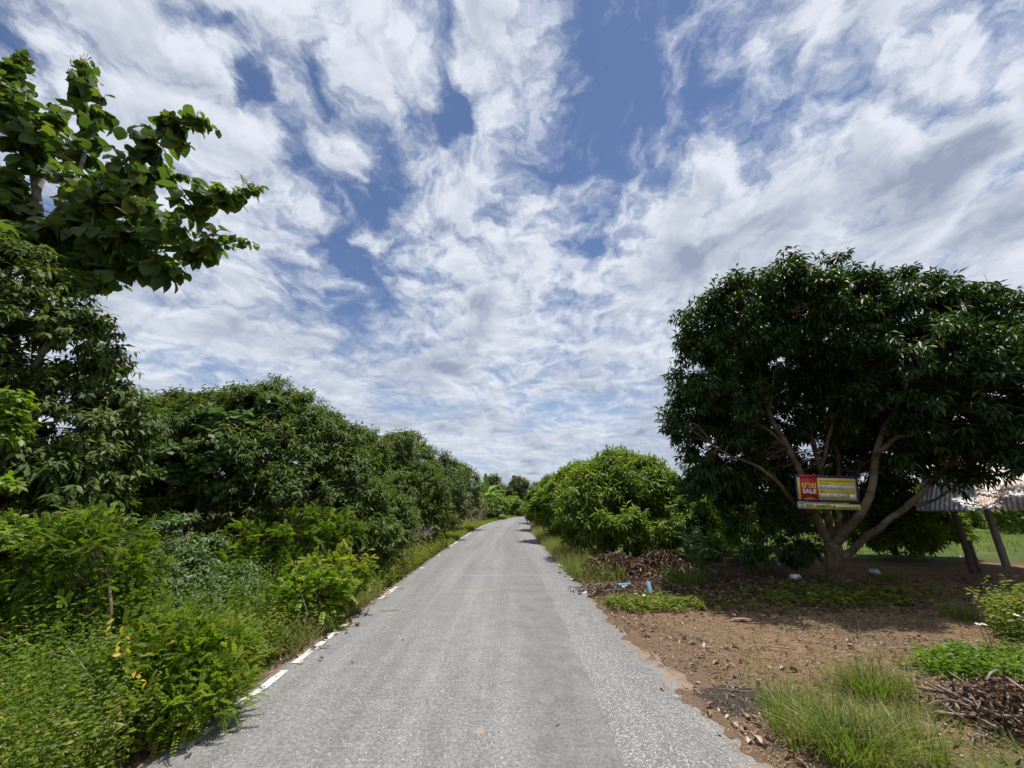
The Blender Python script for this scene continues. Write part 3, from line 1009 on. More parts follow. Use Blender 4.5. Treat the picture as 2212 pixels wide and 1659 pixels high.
sheet('board', rect(0, 0, 1, 1), -.004, 'sign_purple', .004)
sheet('yellow_panel', rect(.025, .085, .955, .735), .001, 'sign_yellow')
sheet('bottom_panel', rect(.004, .845, .996, .996), .001, 'sign_pale_yellow')
sheet('ribbon', [(.065, .0), (.345, .0), (.345, .745), (.205, .655), (.065, .745)], .004, 'sign_red')
sheet('ribbon_fold', rect(.062, .0, .348, .10), .0065, 'sign_dark_red', .0015)
sheet('number_strip', rect(.365, .30, .925, .415), .004, 'sign_white')
sheet('area_strip', rect(.365, .545, .80, .65), .004, 'sign_white')
sheet('white_patch', rect(.835, .545, .935, .68), .004, 'sign_white')
sheet('logo_patch', rect(.008, .80, .108, .985), .004, 'sign_white')
sheet('logo_band', rect(.015, .815, .101, .885), .0065, 'sign_ink', .0015)
text('ขาย', .085, .385, .18, 'sign_yellow', .235, bold=.004)
text('SALE', .095, .545, .125, 'sign_white', .22, bold=.004)
text('บริษัทบริหารสินทรัพย์ กรุงเทพพาณิชย์ จำกัด (มหาชน)', .37, .185, .045, 'sign_olive_ink', .55)
text('รหัสทรัพย์สิน', .37, .275, .045, 'sign_olive_ink', .16)
text('BLPO-AG-0103', .375, .40, .085, 'sign_blue_ink', .38)
text('เนื้อที่', .375, .505, .05, 'sign_olive_ink', .06)
text('5 - 3 - 53¾', .375, .64, .075, 'sign_blue_ink', .22)
text('ไร่', .64, .60, .035, 'sign_ink', .04)
text('ตร.ว.', .71, .62, .035, 'sign_ink', .06)
text('บสก', .025, .875, .05, 'sign_pale_yellow', .065)
text('BAM', .02, .965, .055, 'sign_blue_ink', .078)
text('ทรัพย์สินรอการขาย สนใจติดต่อ สอบถามรายละเอียดเพิ่มเติม', .12, .83, .04, 'sign_white', .70)
text('053-244075-6', .125, .96, .095, 'sign_ink', .47, bold=.002)
text('www.bam.co.th', .62, .965, .06, 'sign_olive_ink', .33, bold=.001)
for nx_, ny_ in ((.5, .03), (.85, .93), (.15, .78)):
    mb = MB()
    a = np.arange(8) * math.pi / 4
    c0 = np.array((nx_ * SW, -ny_ * SH, .004))
    V = [c0 + (0, 0, .008)] + [c0 + (.008 * math.cos(q), .008 * math.sin(q), 0.004) for q in a]
    mb.add(V, [(0, 1 + q, 1 + (q + 1) % 8) for q in range(8)])
    o = mb.build('nail_head', 'sign_grey', sg)
    o.matrix_local = SMl

# ------------------------------------------------------------------ low tin shed beside the mango tree
m, t, out = material('rusty_tin')
uvn = t.n('ShaderNodeTexCoord').outputs['Object']
oi = t.n('ShaderNodeObjectInfo').outputs['Random']
q = t.v('ADD', t.v('MULTIPLY', uvn, (2.2, .6, 1)), t.comb(t.m('MULTIPLY', oi, 37.0), 0, 0))
a = t.noise(q, 2.2, 6, .65)
b2 = t.noise(t.v('MULTIPLY', uvn, (30, 1.2, 1)), 1.0, 4, .6)
amt = t.m('ADD', t.m('ADD', a, t.m('MULTIPLY', t.m('SUBTRACT', b2, .5), .5)), t.m('MULTIPLY', t.m('SUBTRACT', oi, .5), .35))
col = t.ramp(amt, [(.34, (.72, .72, .73)), (.52, (.64, .60, .57)), (.62, (.44, .30, .23)), (.8, (.28, .15, .11))])
b = principled(t, col, .5, .4, metal=.15)
t.put(out.inputs[0], b.outputs[0])

E0 = at(2009, 1101, 9.35)
ed, ud = nrm((.60, -.80, 0)), nrm((.80, .60, 0))
tilt = R_(22)
udir = ud * math.cos(tilt) + UPV * math.sin(tilt)
un = nrm(np.cross(ed, udir))
shed = thing('tin_shed', 'low shed with rusty corrugated tin roof on leaning posts', 'shed', (E0[0] + 1, E0[1], 0))
SHO = np.array(shed.location)


def tin(start, width, length, lift):
    n = int(width / .076 * 8)
    e = np.linspace(0, width, n + 1)
    u = np.linspace(0, length, 9)
    prof = .008 * np.sin(e / .076 * 2 * np.pi)
    E, Uu = np.meshgrid(e, u)
    Zz = np.broadcast_to(prof, E.shape) + lift
    V = np.stack((E, Uu, Zz), -1).reshape(-1, 3)
    i = (np.arange(8)[:, None] * (n + 1) + np.arange(n)[None]).ravel()
    mb = MB()
    mb.quads(V, np.stack((i, i + 1, i + n + 2, i + n + 1), -1))
    V2 = V - (0, 0, .003)
    mb.quads(V2, np.stack((i, i + n + 1, i + n + 2, i + 1), -1))
    o = mb.build('roof_sheet', 'rusty_tin', shed, True)
    org = E0 + ed * start - SHO
    o.matrix_local = Matrix(((ed[0], udir[0], un[0], org[0]), (ed[1], udir[1], un[1], org[1]), (ed[2], udir[2], un[2], org[2]), (0, 0, 0, 1)))
    return o


for q, (s0, ln, lf) in enumerate(((-.24, 3.3, -.03), (.0, 3.6, .0), (.68, 3.45, .022), (1.36, 3.6, .0), (2.04, 3.5, .022), (2.72, 3.55, .0), (3.4, 3.5, .022))):
    tin(s0, .76, ln, lf)
rngs = np.random.default_rng(2)


def roofz(x, y):
    v = np.array((x, y, 0)) - np.array((E0[0], E0[1], 0))
    return E0[2] + np.dot(v, ud) * math.tan(tilt)


for (px, py, r, mat, lean, nm) in ((2106, 1246, .058, 'post_wood', .0, 'post'), (2176, 1228, .095, 'old_concrete', .0, 'post')):
    b0 = gnd(px, py)
    top = np.array((b0[0] - .02, b0[1], roofz(b0[0], b0[1]) - .05))
    mb = MB()
    pts = curve([b0 - (0, 0, .2), b0 + (rngs.normal(0, .015), 0, .7), top], 8) - SHO
    tube(mb, pts, np.linspace(r * 1.08, r * .9, 8), 8 if mat == 'post_wood' else 4)
    mb.build(nm, mat, shed, mat == 'post_wood')
# a short prop nailed to the wooden post, plus two more posts deeper in
b0 = gnd(2106, 1246)
mb = MB()
tube(mb, np.array([b0 + (.1, -.03, -.1), b0 + (.09, -.03, .75)]) - SHO, .04, 6)
mb.build('prop', 'post_wood', shed)
for (x, y, r) in ((12.2, 8.6, .08), (11.2, 12.2, .08), (10.3, 7.6, .07)):
    mb = MB()
    z1 = roofz(x, y) - .05
    tube(mb, curve([(x, y, -.2), (x + .02, y, z1 / 2), (x, y, z1)], 6) - SHO, r, 8)
    mb.build('post', 'post_wood', shed, True)
for s0, s1, uo in ((0, 3.9, .82), (0, 3.9, 2.85)):
    mb = MB()
    a_ = E0 + ed * s0 + udir * uo - un * .05
    b_ = E0 + ed * s1 + udir * uo - un * .05
    tube(mb, np.array([a_, b_]) - SHO, .045, 6)
    mb.build('beam', 'post_wood', shed)

# ------------------------------------------------------------------ teak with huge leaves, upper left
rng = np.random.default_rng(21)
TY = 6.9
tb = at(70, 610, TY)
TB = np.array((tb[0] - .15, TY, 0.0))
tk = thing('teak_tree', 'tall teak tree with very large drooping leaves above the roadside trees', 'tree', TB)


def tr(px, py, Y=TY):
    return at(px, py, Y) - TB


trunk = curve([(0, 0, -.2), (0, 0, 2.5), tr(72, 612), tr(85, 560), tr(80, 430), tr(60, 300), tr(50, 180)], 18)
mb = MB()
tube(mb, trunk, np.linspace(.17, .03, 18), 9)
mb.build('trunk', 'grey_bark', tk, True)
teak_br = [
    [tr(80, 500), tr(150, 420, 6.7), tr(190, 300, 6.6), tr(185, 200, 6.6), tr(180, 135, 6.6)],
    [tr(85, 540), tr(180, 430, 6.5), tr(280, 340, 6.3), tr(360, 290, 6.2), tr(425, 262, 6.1)],
    [tr(85, 555), tr(200, 500, 6.6), tr(330, 470, 6.4), tr(440, 445, 6.3), tr(540, 415, 6.2)],
    [tr(82, 570), tr(220, 545, 6.9), tr(340, 535, 6.9), tr(440, 535, 6.8), tr(515, 520, 6.7)],
    [tr(80, 590), tr(180, 575, 6.5), tr(280, 575, 6.3), tr(370, 590, 6.2)],
    [tr(82, 600), tr(110, 597, 6.6), tr(150, 590, 6.4), tr(200, 590, 6.2)],
    [tr(80, 440), tr(10, 400, 6.6), tr(-80, 330, 6.4)],
    [tr(80, 480), tr(20, 460, 6.3), tr(-60, 470, 6.1)],
    [tr(80, 420), tr(110, 330, 7.2), tr(120, 240, 7.4)],
    [tr(85, 520), tr(200, 400, 7.3), tr(300, 380, 7.6), tr(380, 380, 7.8)],
    [tr(80, 380), tr(60, 330, 6.5), tr(20, 250, 6.3), tr(10, 190, 6.2)],
    [tr(83, 540), tr(140, 480, 6.2), tr(200, 440, 5.9), tr(270, 430, 5.8)],
    [tr(78, 630), tr(105, 640, 6.7), tr(120, 625, 6.6), tr(128, 615, 6.6)],
    [tr(75, 300), tr(30, 220, 6.8), tr(45, 130, 6.8)],
    [tr(85, 530), tr(170, 520, 6.2), tr(280, 510, 5.9), tr(390, 490, 5.8)],
    [tr(85, 550), tr(60, 540, 6.0), tr(20, 520, 5.8), tr(-40, 540, 5.7)],
]
LPOS, LDIR, LUP, LLEN, LT = [], [], [], [], []
for q, ctrl in enumerate(teak_br):
    c = curve(ctrl, 15)
    mb = MB()
    tube(mb, c, np.linspace(.055 if q < 11 else .035, .012, 15), 6)
    mb.build('branch', 'grey_bark', tk, True)
    small = q == 12
    # side shoots with opposite pairs of drooping leaves
    n_sh = 4 if small else 40
    for s in range(n_sh):
        f = rng.uniform(.22, 1.0) if s > 2 else 1.0
        if small:
            f = rng.uniform(.5, 1)
        p = c[min(14, int(f * 14))] + rng.normal(0, .04, 3)
        tg = nrm(c[min(14, int(f * 14))] - c[max(0, int(f * 14) - 2)])
        sd = nrm(tg * .6 + rdir(rng, 1)[0] * .9 + UPV * .25)
        ln = rng.uniform(.2, .7) * (1.15 - .5 * f)
        tipp = p + sd * ln
        npair = 2 if small else 3
        for k in range(npair):
            pp = p + sd * ln * (k + .6) / npair
            side = nrm(np.cross(sd, UPV) * (1 if k % 2 else .6) + rdir(rng, 1)[0] * .5)
            for sg_ in (-1, 1):
                d = nrm(side * sg_ * rng.uniform(.4, 1.1) + sd * .4 + rdir(rng, 1)[0] * .35 - UPV * rng.uniform(-.1, 1.5))
                LPOS.append(pp)
                LDIR.append(d)
                LUP.append(nrm(UPV + sd * .4 + rdir(rng, 1)[0] * .75))
                LLEN.append(rng.uniform(.20, .36) * (1.1 - .3 * (k / npair)) * (1 - .35 * (f > .93)))
                LT.append(np.clip(rng.normal(.45, .2) + (.2 if f > .85 else 0), 0, 1))
LPOS, LDIR, LUP, LLEN, LT = map(np.array, (LPOS, LDIR, LUP, LLEN, LT))
wp = LPOS + TB
dist = np.linalg.norm(wp - (0, 0, CAM_H), axis=1)
zc_ = wp[:, 1] * math.cos(PITCH) + (wp[:, 2] - CAM_H) * math.sin(PITCH)
inx = (wp[:, 0] / np.maximum(zc_, .1) * FPX + CX)
score = np.where(inx > -5, LLEN / dist, 0)
order = np.argsort(-score)
big = order[:290]
rest = order[290:]
tints = np.linspace(.08, .95, 10)
tm = []
for q in range(10):
    mb = MB()
    mb.add(teak_template(q + 40)[0], TEAK[1], tints[q])
    tm.append(mb.mesh('leaf', 'teak_leaf', True))
a_, s_, n_v = leaf_frames(LDIR, LUP)
for k in big:
    L_ = LLEN[k]
    M = Matrix(((a_[k][0] * L_, s_[k][0] * L_ * .8, n_v[k][0] * L_, LPOS[k][0]), (a_[k][1] * L_, s_[k][1] * L_ * .8, n_v[k][1] * L_, LPOS[k][1]),
                (a_[k][2] * L_, s_[k][2] * L_ * .8, n_v[k][2] * L_, LPOS[k][2]), (0, 0, 0, 1)))
    share('leaf', tm[int(np.clip(LT[k] * 10, 0, 9))], tk, M)
mb = MB()
for rs, tp_ in ((rest[:1100], TEAK), (rest[1100:], OVAL)):
    add_leaves(mb, LPOS[rs], LDIR[rs], LUP[rs], LLEN[rs], LLEN[rs] * .8, LT[rs], tp_)
mb.build('foliage', 'teak_leaf', tk, True, kind='stuff')
# pale flower sprays at the shoot tips
mb = MB()
for ctrl in (teak_br[0], teak_br[1], teak_br[2], teak_br[13]):
    e = ctrl[-1]
    for _ in range(9):
        d = nrm(rdir(rng, 1)[0] + UPV * 1.3)
        tube(mb, curve([e, e + d * .12, e + d * .22 + (0, 0, .02)], 4), .004, 3, cap=False)
        p = e + d * rng.uniform(.08, .24, (6, 1)) + rng.normal(0, .02, (6, 3))
        add_leaves(mb, p, rdir(rng, 6), rdir(rng, 6), .03, .02, .3, QUADL)
mb.build('flower_spray', 'dry_leaf', tk, kind='stuff')

# ------------------------------------------------------------------ longan trees along the left side
GLT = 'orchard trees along the left verge'


def P3(px, py, Y):
    return at(px, py, Y)


rng = np.random.default_rng(31)
tree('longan_tree', 'tall leafy longan tree under the teak branches', 'tree', (-7.6, 5.3, 0),
     [lobe(20, 640, 5.2, 110), lobe(120, 720, 5.3, 85), lobe(-60, 760, 5.0, 150), lobe(100, 830, 5.6, 120), lobe(180, 930, 5.9, 105), lobe(30, 960, 5.2, 150), lobe(150, 1040, 5.8, 110), lobe(60, 1120, 5.4, 120)],
     rng, 'longan_leaf', 'grey_bark', 300, 13, 10, .40, .14, .054, .75, LANCE, GLT, .16, 1.0, base_t=.52, tvar=.3)
rng = np.random.default_rng(32)
tree('longan_tree', 'wide rounded longan tree draped with a pale round-leaved creeper', 'tree', (-6.3, 9.2, 0),
     [lobe(450, 960, 9.2, 105), lobe(560, 920, 9.4, 85), lobe(640, 950, 9.2, 90), lobe(700, 990, 8.8, 85), lobe(540, 1020, 8.4, 100), lobe(660, 1080, 8.2, 105), lobe(740, 1060, 8.6, 80), lobe(760, 1150, 8.5, 75), lobe(430, 1060, 8.6, 95), lobe(560, 1130, 8.4, 90), lobe(590, 870, 10, 45), lobe(800, 1180, 8.8, 50), lobe(820, 1120, 9.6, 60), lobe(690, 1190, 8.0, 60), lobe(500, 900, 9.6, 60), lobe(740, 985, 9.8, 70), lobe(790, 1030, 10.4, 60)],
     rng, 'longan_leaf', 'grey_bark', 560, 14, 9, .42, .135, .044, .75, QUADV, GLT, .18, .9, base_t=.45, tvar=.26)
rng = np.random.default_rng(33)
tree('longan_tree', 'longan tree filling the gap behind the tall near tree', 'tree', (-10.0, 9.3, 0),
     [lobe(330, 950, 9.5, 90), lobe(260, 960, 9.2, 85), lobe(390, 925, 10, 70), lobe(440, 910, 10, 60), lobe(320, 1060, 8.8, 100), lobe(230, 1080, 8.4, 100)],
     rng, 'longan_leaf', 'grey_bark', 300, 12, 9, .42, .14, .046, .75, QUADV, GLT, .16, .9, base_t=.42, tvar=.26)
rng = np.random.default_rng(34)
tree('longan_tree', 'rounded longan tree just past the creeper-draped one', 'tree', (-4.9, 13.6, 0),
     [lobe(810, 1010, 13.6, 62), lobe(870, 990, 14.0, 55), lobe(840, 985, 15, 40), lobe(765, 1000, 13.6, 55), lobe(845, 1075, 13.0, 66), lobe(790, 1060, 13.2, 60), lobe(905, 1060, 14, 55), lobe(870, 1115, 13.2, 50), lobe(900, 1120, 13.4, 40), lobe(830, 1130, 12, 55), lobe(940, 1110, 14.5, 36)],
     rng, 'longan_leaf', 'grey_bark', 300, 11, 9, .45, .16, .052, .7, QUADV, GLT, .15, .8, base_t=.5, tvar=.25)
rng = np.random.default_rng(35)
tree('longan_tree', 'longan tree with the domed top midway along the row', 'tree', (-5.0, 18.0, 0),
     [lobe(890, 1000, 18.5, 42), lobe(930, 1020, 18, 46), lobe(965, 1035, 18.4, 36), lobe(955, 1070, 17.6, 46), lobe(910, 1080, 17.5, 46), lobe(965, 1110, 17.6, 34)],
     rng, 'longan_leaf', 'grey_bark', 170, 11, 9, .5, .18, .058, .6, QUADL, GLT, .15, .8, base_t=.55, tvar=.25)
rng = np.random.default_rng(36)
tree('longan_tree', 'last longan tree of the row beside the banana plant', 'tree', (-4.6, 23.5, 0),
     [lobe(975, 1035, 23.5, 36), lobe(1005, 1048, 23, 30), lobe(940, 1030, 23.5, 36), lobe(995, 1085, 22.5, 38), lobe(1018, 1090, 23, 26)],
     rng, 'longan_leaf', 'grey_bark', 150, 11, 9, .55, .2, .066, .6, QUADL, GLT, .15, .8, base_t=.55, tvar=.25)

# trees behind the row and at the bend
GFT = 'distant trees at the bend of the lane'
rng = np.random.default_rng(40)
far = [
    ('slender far tree rising beside the banana plant', (1068, 1050), 42, [(1056, 1048, 42, 10), (1068, 1042, 42, 11), (1066, 1064, 42, 17), (1048, 1070, 42, 15)], 'far_leaf', 90),
    ('broad rounded far tree over the end of the lane', (1128, 1090), 52, [(1122, 1050, 52, 17), (1130, 1060, 52, 20), (1118, 1072, 52, 16)], 'far_leaf', 110),
    ('narrow far tree right of the broad rounded one', (1160, 1090), 55, [(1162, 1055, 55, 10), (1158, 1068, 55, 15), (1172, 1072, 55, 14)], 'far_leaf', 80),
    ('dark low far tree left of the broad rounded one', (1090, 1090), 50, [(1090, 1065, 50, 15), (1078, 1075, 50, 15), (1100, 1078, 50, 16)], 'longan_leaf', 100),
    ('low bright orchard tree on the outside of the bend', (1075, 1105), 36, [(1075, 1090, 36, 17), (1062, 1098, 35, 13)], 'mango_bright', 80),
    ('second low bright orchard tree further round the bend', (1105, 1105), 42, [(1105, 1092, 42, 17), (1120, 1096, 43, 14)], 'mango_bright', 80),
    ('brownish far tree showing above the right-hand mangoes', (1190, 1090), 50, [(1188, 1045, 50, 15), (1200, 1050, 50, 13), (1184, 1062, 50, 14)], 'far_leaf', 80),
    ('dark far tree closing the end of the lane', (1140, 1095), 60, [(1140, 1085, 60, 15), (1152, 1080, 60, 14), (1165, 1085, 58, 14)], 'longan_leaf', 90),
]
for lab, (bx, by), Yf, ls, mat, nb in far:
    b0 = at(bx, 1100, Yf)
    tree('orchard_tree' if 'orchard' in lab else 'distant_tree', lab, 'tree', (b0[0], Yf, 0), [lobe(*l) for l in ls], rng, mat, 'grey_bark', nb, 9, 8, .6, .3, .12, .4, QUADL, GFT, .14, .9, base_t=.5, tvar=.25, twig=.3)
# conifer-like spire
b0 = at(1111, 1100, 56)
sp = thing('distant_tree', 'thin pointed far tree standing above the rounded crowns', 'tree', (b0[0], 56, 0), GFT)
mb = MB()
tube(mb, [(0, 0, -.2), (0, 0, 4.9)], (.12, .02), 6)
mb.build('trunk', 'grey_bark', sp)
mb = MB()
n = 1600
zf = rng.random(n)
zz_ = 1.8 + 3.2 * zf
rad = (1 - zf) * 1.1 * rng.uniform(.2, 1, n) * (.7 + .3 * np.sin(zf * 40)) + .04
an = rng.uniform(0, 6.28, n)
add_leaves(mb, np.stack((np.cos(an) * rad, np.sin(an) * rad, zz_), -1), nrm(np.stack((np.cos(an), np.sin(an), np.full(n, -.2)), -1)), rdir(rng, n) + UPV, .3, .1, rng.normal(.3, .15, n), QUADL)
mb.build('crown', 'far_leaf', sp, kind='stuff')

# hedge-like wood far behind, only its mass reads
rng = np.random.default_rng(44)
mb = MB()
tl = []
for a in np.linspace(-75, 75, 46):
    if -7 < a < 8:
        continue
    r = rng.uniform(60, 85)
    tl.append((np.array((math.sin(R_(a)) * r, math.cos(R_(a)) * r, rng.uniform(1.2, 2.0))), (rng.uniform(3, 4.5), 3, rng.uniform(1.6, 2.4))))
bpw, bnw, _ = boughs_on(tl, 1100, rng, .7, -.4)
cluster_leaves(mb, bpw, bnw, rng, 5, 6, .9, .7, .32, .3, QUADL, .45, .25)
wd_ = mb.build('treeline', 'far_leaf', None)
tag(wd_, 'far line of orchard trees closing the view all round', 'treeline', kind='stuff')

# ------------------------------------------------------------------ creeper over the wide longan tree
rng = np.random.default_rng(50)
vt = thing('creeper', 'pale round-leaved creeper draped over the wide longan tree', 'creeper', (-7.0, 8.0, 0))
VB = np.array(vt.location)
vl = [lobe(440, 960, 8.6, 60), lobe(500, 930, 8.5, 60), lobe(380, 950, 8.8, 55), lobe(560, 900, 8.8, 45), lobe(480, 1000, 7.9, 60), lobe(370, 1020, 8.0, 60), lobe(330, 990, 8.2, 40), lobe(590, 950, 8.4, 40)]
bpv, bnv, _ = boughs_on([(c - VB, r) for c, r in vl], 110, rng, .85, -.3)
mb = MB()
cluster_leaves(mb, bpv, bnv, rng, 9, 6, .3, .13, .12, .35, OVAL, .5, .25, .12)
mb.build('leaves', 'vine_leaf', vt, kind='stuff')
mb = MB()
for k in range(14):
    p = bpv[rng.integers(len(bpv))]
    e = p * np.array((1, 1, 0)) + np.array((rng.normal(0, .2), -.15, .05))
    tube(mb, curve([p, (p + e) / 2 + rng.normal(0, .12, 3), e], 8), .008, 4, cap=False)
mb.build('stem', 'green_stem', vt, kind='stuff')


# ------------------------------------------------------------------ feathery roadside shrubs
def fronds(mb, pos, d, rng, L=.2, pairs=11, lw=.011, ll=.035, base_t=.5):
    """pinnate leaves: opposite small leaflets along a drooping rachis"""
    N = len(pos)
    a = nrm(d)
    up0 = nrm(UPV + rdir(rng, N) * .35)
    s = nrm(np.cross(up0, a))
    n = np.cross(a, s)
    LL = L * rng.uniform(.5, 1.3, N)
    dr_ = rng.uniform(.1, .75, N)
    bt = np.where(rng.random(N) < .03, .98, rng.normal(base_t, .2, N))
    k = np.arange(pairs)
    f = (k + .8) / pairs
    P_, D_, T_, U_, Z_ = [], [], [], [], []
    for j in range(pairs):
        c = pos + a * (LL * f[j])[:, None] - UPV * (LL * dr_ * f[j] ** 2)[:, None]
        for sg_ in (-1, 1):
            P_.append(c)
            D_.append(nrm(s * sg_ + a * .45 - n * .12 + rng.normal(0, .12, (N, 3))))
            U_.append(n + rng.normal(0, .2, (N, 3)))
            Z_.append(np.full(N, ll * (1.1 - .5 * abs(f[j] - .45))))
            T_.append(bt + .12 * f[j])
    Z_ = np.concatenate(Z_)
    add_leaves(mb, np.concatenate(P_), np.concatenate(D_), np.concatenate(U_), Z_, Z_ * (lw / ll) * 2, np.concatenate(T_), QUADL)
    # rachis as a thin strip
    e = pos + a * LL[:, None] - UPV * (LL * dr_)[:, None]
    V = np.stack((pos - s * .0012, pos + s * .0012, e), 1).reshape(-1, 3)
    mb.add(V, np.arange(len(V)).reshape(-1, 3), .75)


def shrub(name, label, cat, base, lobes, rng, mat, nf, L=.2, pairs=10, lw=.011, ll=.035, nstem=7, group=None, stem='green_stem', base_t=.5, shell=.4, lift=.5):
    base = np.asarray(base, float)
    base[2] = float(gz(base[0], base[1]))
    t = thing(name, label, cat, base, group)
    lb = [(np.asarray(c, float) - base, r) for c, r in lobes]
    nb = max(12, nf // 9)
    bp, bn, li = boughs_on(lb, nb, rng, shell, -.5)
    bp[:, 2] = np.maximum(bp[:, 2], .08)
    mb = MB()
    for k in range(min(nstem, nb)):
        e = bp[k]
        o = np.array((rng.normal(0, .06), rng.normal(0, .06), -.05))
        mid = o * .55 + e * .45 + np.array((0, 0, .12)) + rng.normal(0, .05, 3)
        tube(mb, curve([o, mid, e], 9), np.linspace(.016, .006, 9), 5)
    C = np.array([l[0] for l in lb])
    add_twigs(mb, C[li] * .6, bp, rng, .006, 3, 3)
    mb.build('stem', stem, t, True, kind='stuff')
    ci = np.repeat(np.arange(nb), 9)
    d = nrm(rdir(rng, len(ci)) * .9 + bn[ci] * .8 + UPV * lift)
    p = bp[ci] + rng.normal(0, .05, (len(ci), 3))
    p[:, 2] = np.maximum(p[:, 2], .05)
    mb = MB()
    fronds(mb, p, d, rng, L, pairs, lw, ll, base_t)
    mb.build('foliage', mat, t, kind='stuff')
    return t, bp


rng = np.random.default_rng(60)
bA = gnd(240, 1452)
sA, bpA = shrub('feathery_shrub', 'tall feathery green shrub with curved bare stem among the weeds', 'shrub', bA,
                [lobe(200, 1200, 4.4, 95), lobe(100, 1240, 4.3, 90), lobe(270, 1230, 4.5, 65), lobe(170, 1300, 4.3, 90), lobe(280, 1320, 4.4, 55), lobe(40, 1200, 4.3, 70)],
                rng, 'feather_leaf', 2500, .16, 12, .009, .024, 4, base_t=.38)
mb = MB()
tube(mb, curve([at(240, 1455, 4.35), at(226, 1420, 4.2), at(232, 1370, 4.1), at(240, 1310, 4.1), at(232, 1240, 4.2)], 14) - np.array(sA.location), np.linspace(.02, .012, 14), 6)
mb.build('curved_stem', 'twig_bark', sA, True)
mb = MB()
yl = np.array([at(px + rng.normal(0, 5), py + rng.normal(0, 5), 3.15) for px, py in ((262, 1365), (268, 1372), (255, 1395), (245, 1415), (268, 1425), (278, 1440), (300, 1455), (305, 1462), (240, 1350), (262, 1350), (300, 1450), (235, 1365), (272, 1380), (258, 1410), (290, 1445), (250, 1330), (312, 1470), (285, 1400))])
for k, p in enumerate(yl):
    mb = MB()
    add_leaves(mb, np.zeros((1, 3)), nrm(rdir(rng, 1) - UPV * .8), np.array([(0, -1, .5)]) + rdir(rng, 1) * .4, .05, .026, rng.uniform(.4, 1, 1), OVAL)
    o = mb.build('yellow_leaf', 'yellow_leaf', sA)
    o.location = p - np.array(sA.location)

bB = gnd(395, 1545)
shrub('feathery_shrub', 'low feathery shrub spilling over the white edge line', 'shrub', bB,
      [lobe(420, 1420, 3.7, 95, 1, .7), lobe(490, 1410, 4.0, 60, 1, .7), lobe(340, 1420, 3.7, 80), lobe(400, 1510, 3.4, 85, 1, .7), lobe(455, 1500, 3.45, 60)],
      rng, 'feather_leaf', 2900, .13, 11, .0085, .021, 9, base_t=.55)
bC = gnd(640, 1300)
shrub('feathery_shrub', 'dark feathery shrub with long fronds behind the lime bush', 'shrub', bC,
      [lobe(640, 1180, 7.0, 75), lobe(570, 1190, 6.9, 70), lobe(710, 1160, 7.2, 55), lobe(500, 1220, 6.6, 65), lobe(600, 1260, 6.7, 70), lobe(750, 1145, 7.3, 32)],
      rng, 'feather_leaf', 1700, .22, 13, .011, .034, 8, base_t=.4)
bD = gnd(700, 1352)
shrub('lime_shrub', 'bright lime green leafy bush leaning to the road', 'shrub', bD,
      [lobe(650, 1290, 5.7, 55), lobe(710, 1280, 5.9, 50), lobe(610, 1300, 5.6, 38), lobe(690, 1320, 5.7, 45)],
      rng, 'lime_leaf', 800, .12, 5, .022, .04, 8, base_t=.5)
shrub('lime_shrub', 'fresh green leafy bush beside the lime bush at the road edge', 'shrub', gnd(765, 1325),
      [lobe(740, 1240, 6.4, 50), lobe(770, 1270, 6.3, 32), lobe(700, 1230, 6.5, 45)],
      rng, 'feather_leaf', 520, .15, 6, .02, .04, 8, base_t=.75)
# creeper-smothered saplings between the shrubs
rng = np.random.default_rng(64)
tree('smothered_sapling', 'sapling smothered by pale small-leaved creeper behind the shrubs', 'shrub', gnd(390, 1330),
     [lobe(380, 1180, 6.0, 55), lobe(340, 1230, 5.8, 55), lobe(430, 1200, 6.3, 45), lobe(400, 1270, 5.7, 60), lobe(330, 1290, 5.6, 55), lobe(480, 1290, 5.9, 60)],
     rng, 'vine_leaf', 'twig_bark', 130, 13, 8, .24, .075, .036, .5, QUADV, None, .03, .4, base_t=.42, twig=.1, tw_r=.008)
tree('leafy_bush', 'dark leafy bush low under the tall near longan', 'shrub', gnd(120, 1390),
     [lobe(60, 1180, 5.0, 80), lobe(150, 1160, 5.2, 60), lobe(0, 1280, 4.6, 90), lobe(90, 1330, 4.6, 70)],
     rng, 'longan_leaf', 'twig_bark', 120, 12, 8, .25, .11, .045, .6, LANCE, None, .03, .4, base_t=.5, twig=.1, tw_r=.008)
tree('leafy_bush', 'small yellow-green bush at the far left picture edge', 'shrub', (-6.15, 3.7, 0),
     [lobe(-15, 870, 4.0, 32), lobe(-20, 930, 4.0, 36), lobe(-40, 1050, 4.0, 40), lobe(-40, 1180, 4.0, 50)],
     rng, 'lime_leaf', 'twig_bark', 60, 8, 7, .16, .09, .05, .6, OVAL, None, .03, .6, base_t=.3, twig=.1, tw_r=.008)
rng = np.random.default_rng(65)
tree('leafy_bush', 'dull green leafy bush between the two near feathery shrubs', 'shrub', gnd(300, 1420),
     [lobe(300, 1370, 4.6, 45), lobe(340, 1350, 4.9, 50), lobe(390, 1350, 5.2, 45), lobe(250, 1400, 4.4, 35)],
     rng, 'vine_leaf', 'twig_bark', 70, 12, 8, .16, .05, .026, .5, QUADV, None, .015, .2, base_t=.3, twig=.08, tw_r=.005)
tree('leafy_bush', 'dark leafy bush behind the lime bush under the longans', 'shrub', gnd(560, 1320),
     [lobe(540, 1270, 6.6, 60), lobe(470, 1250, 6.6, 60), lobe(590, 1300, 6.3, 45), lobe(520, 1320, 6.0, 45)],
     rng, 'longan_leaf', 'twig_bark', 90, 12, 8, .22, .09, .036, .6, QUADV, None, .02, .3, base_t=.4, twig=.1, tw_r=.006)
mb = MB()
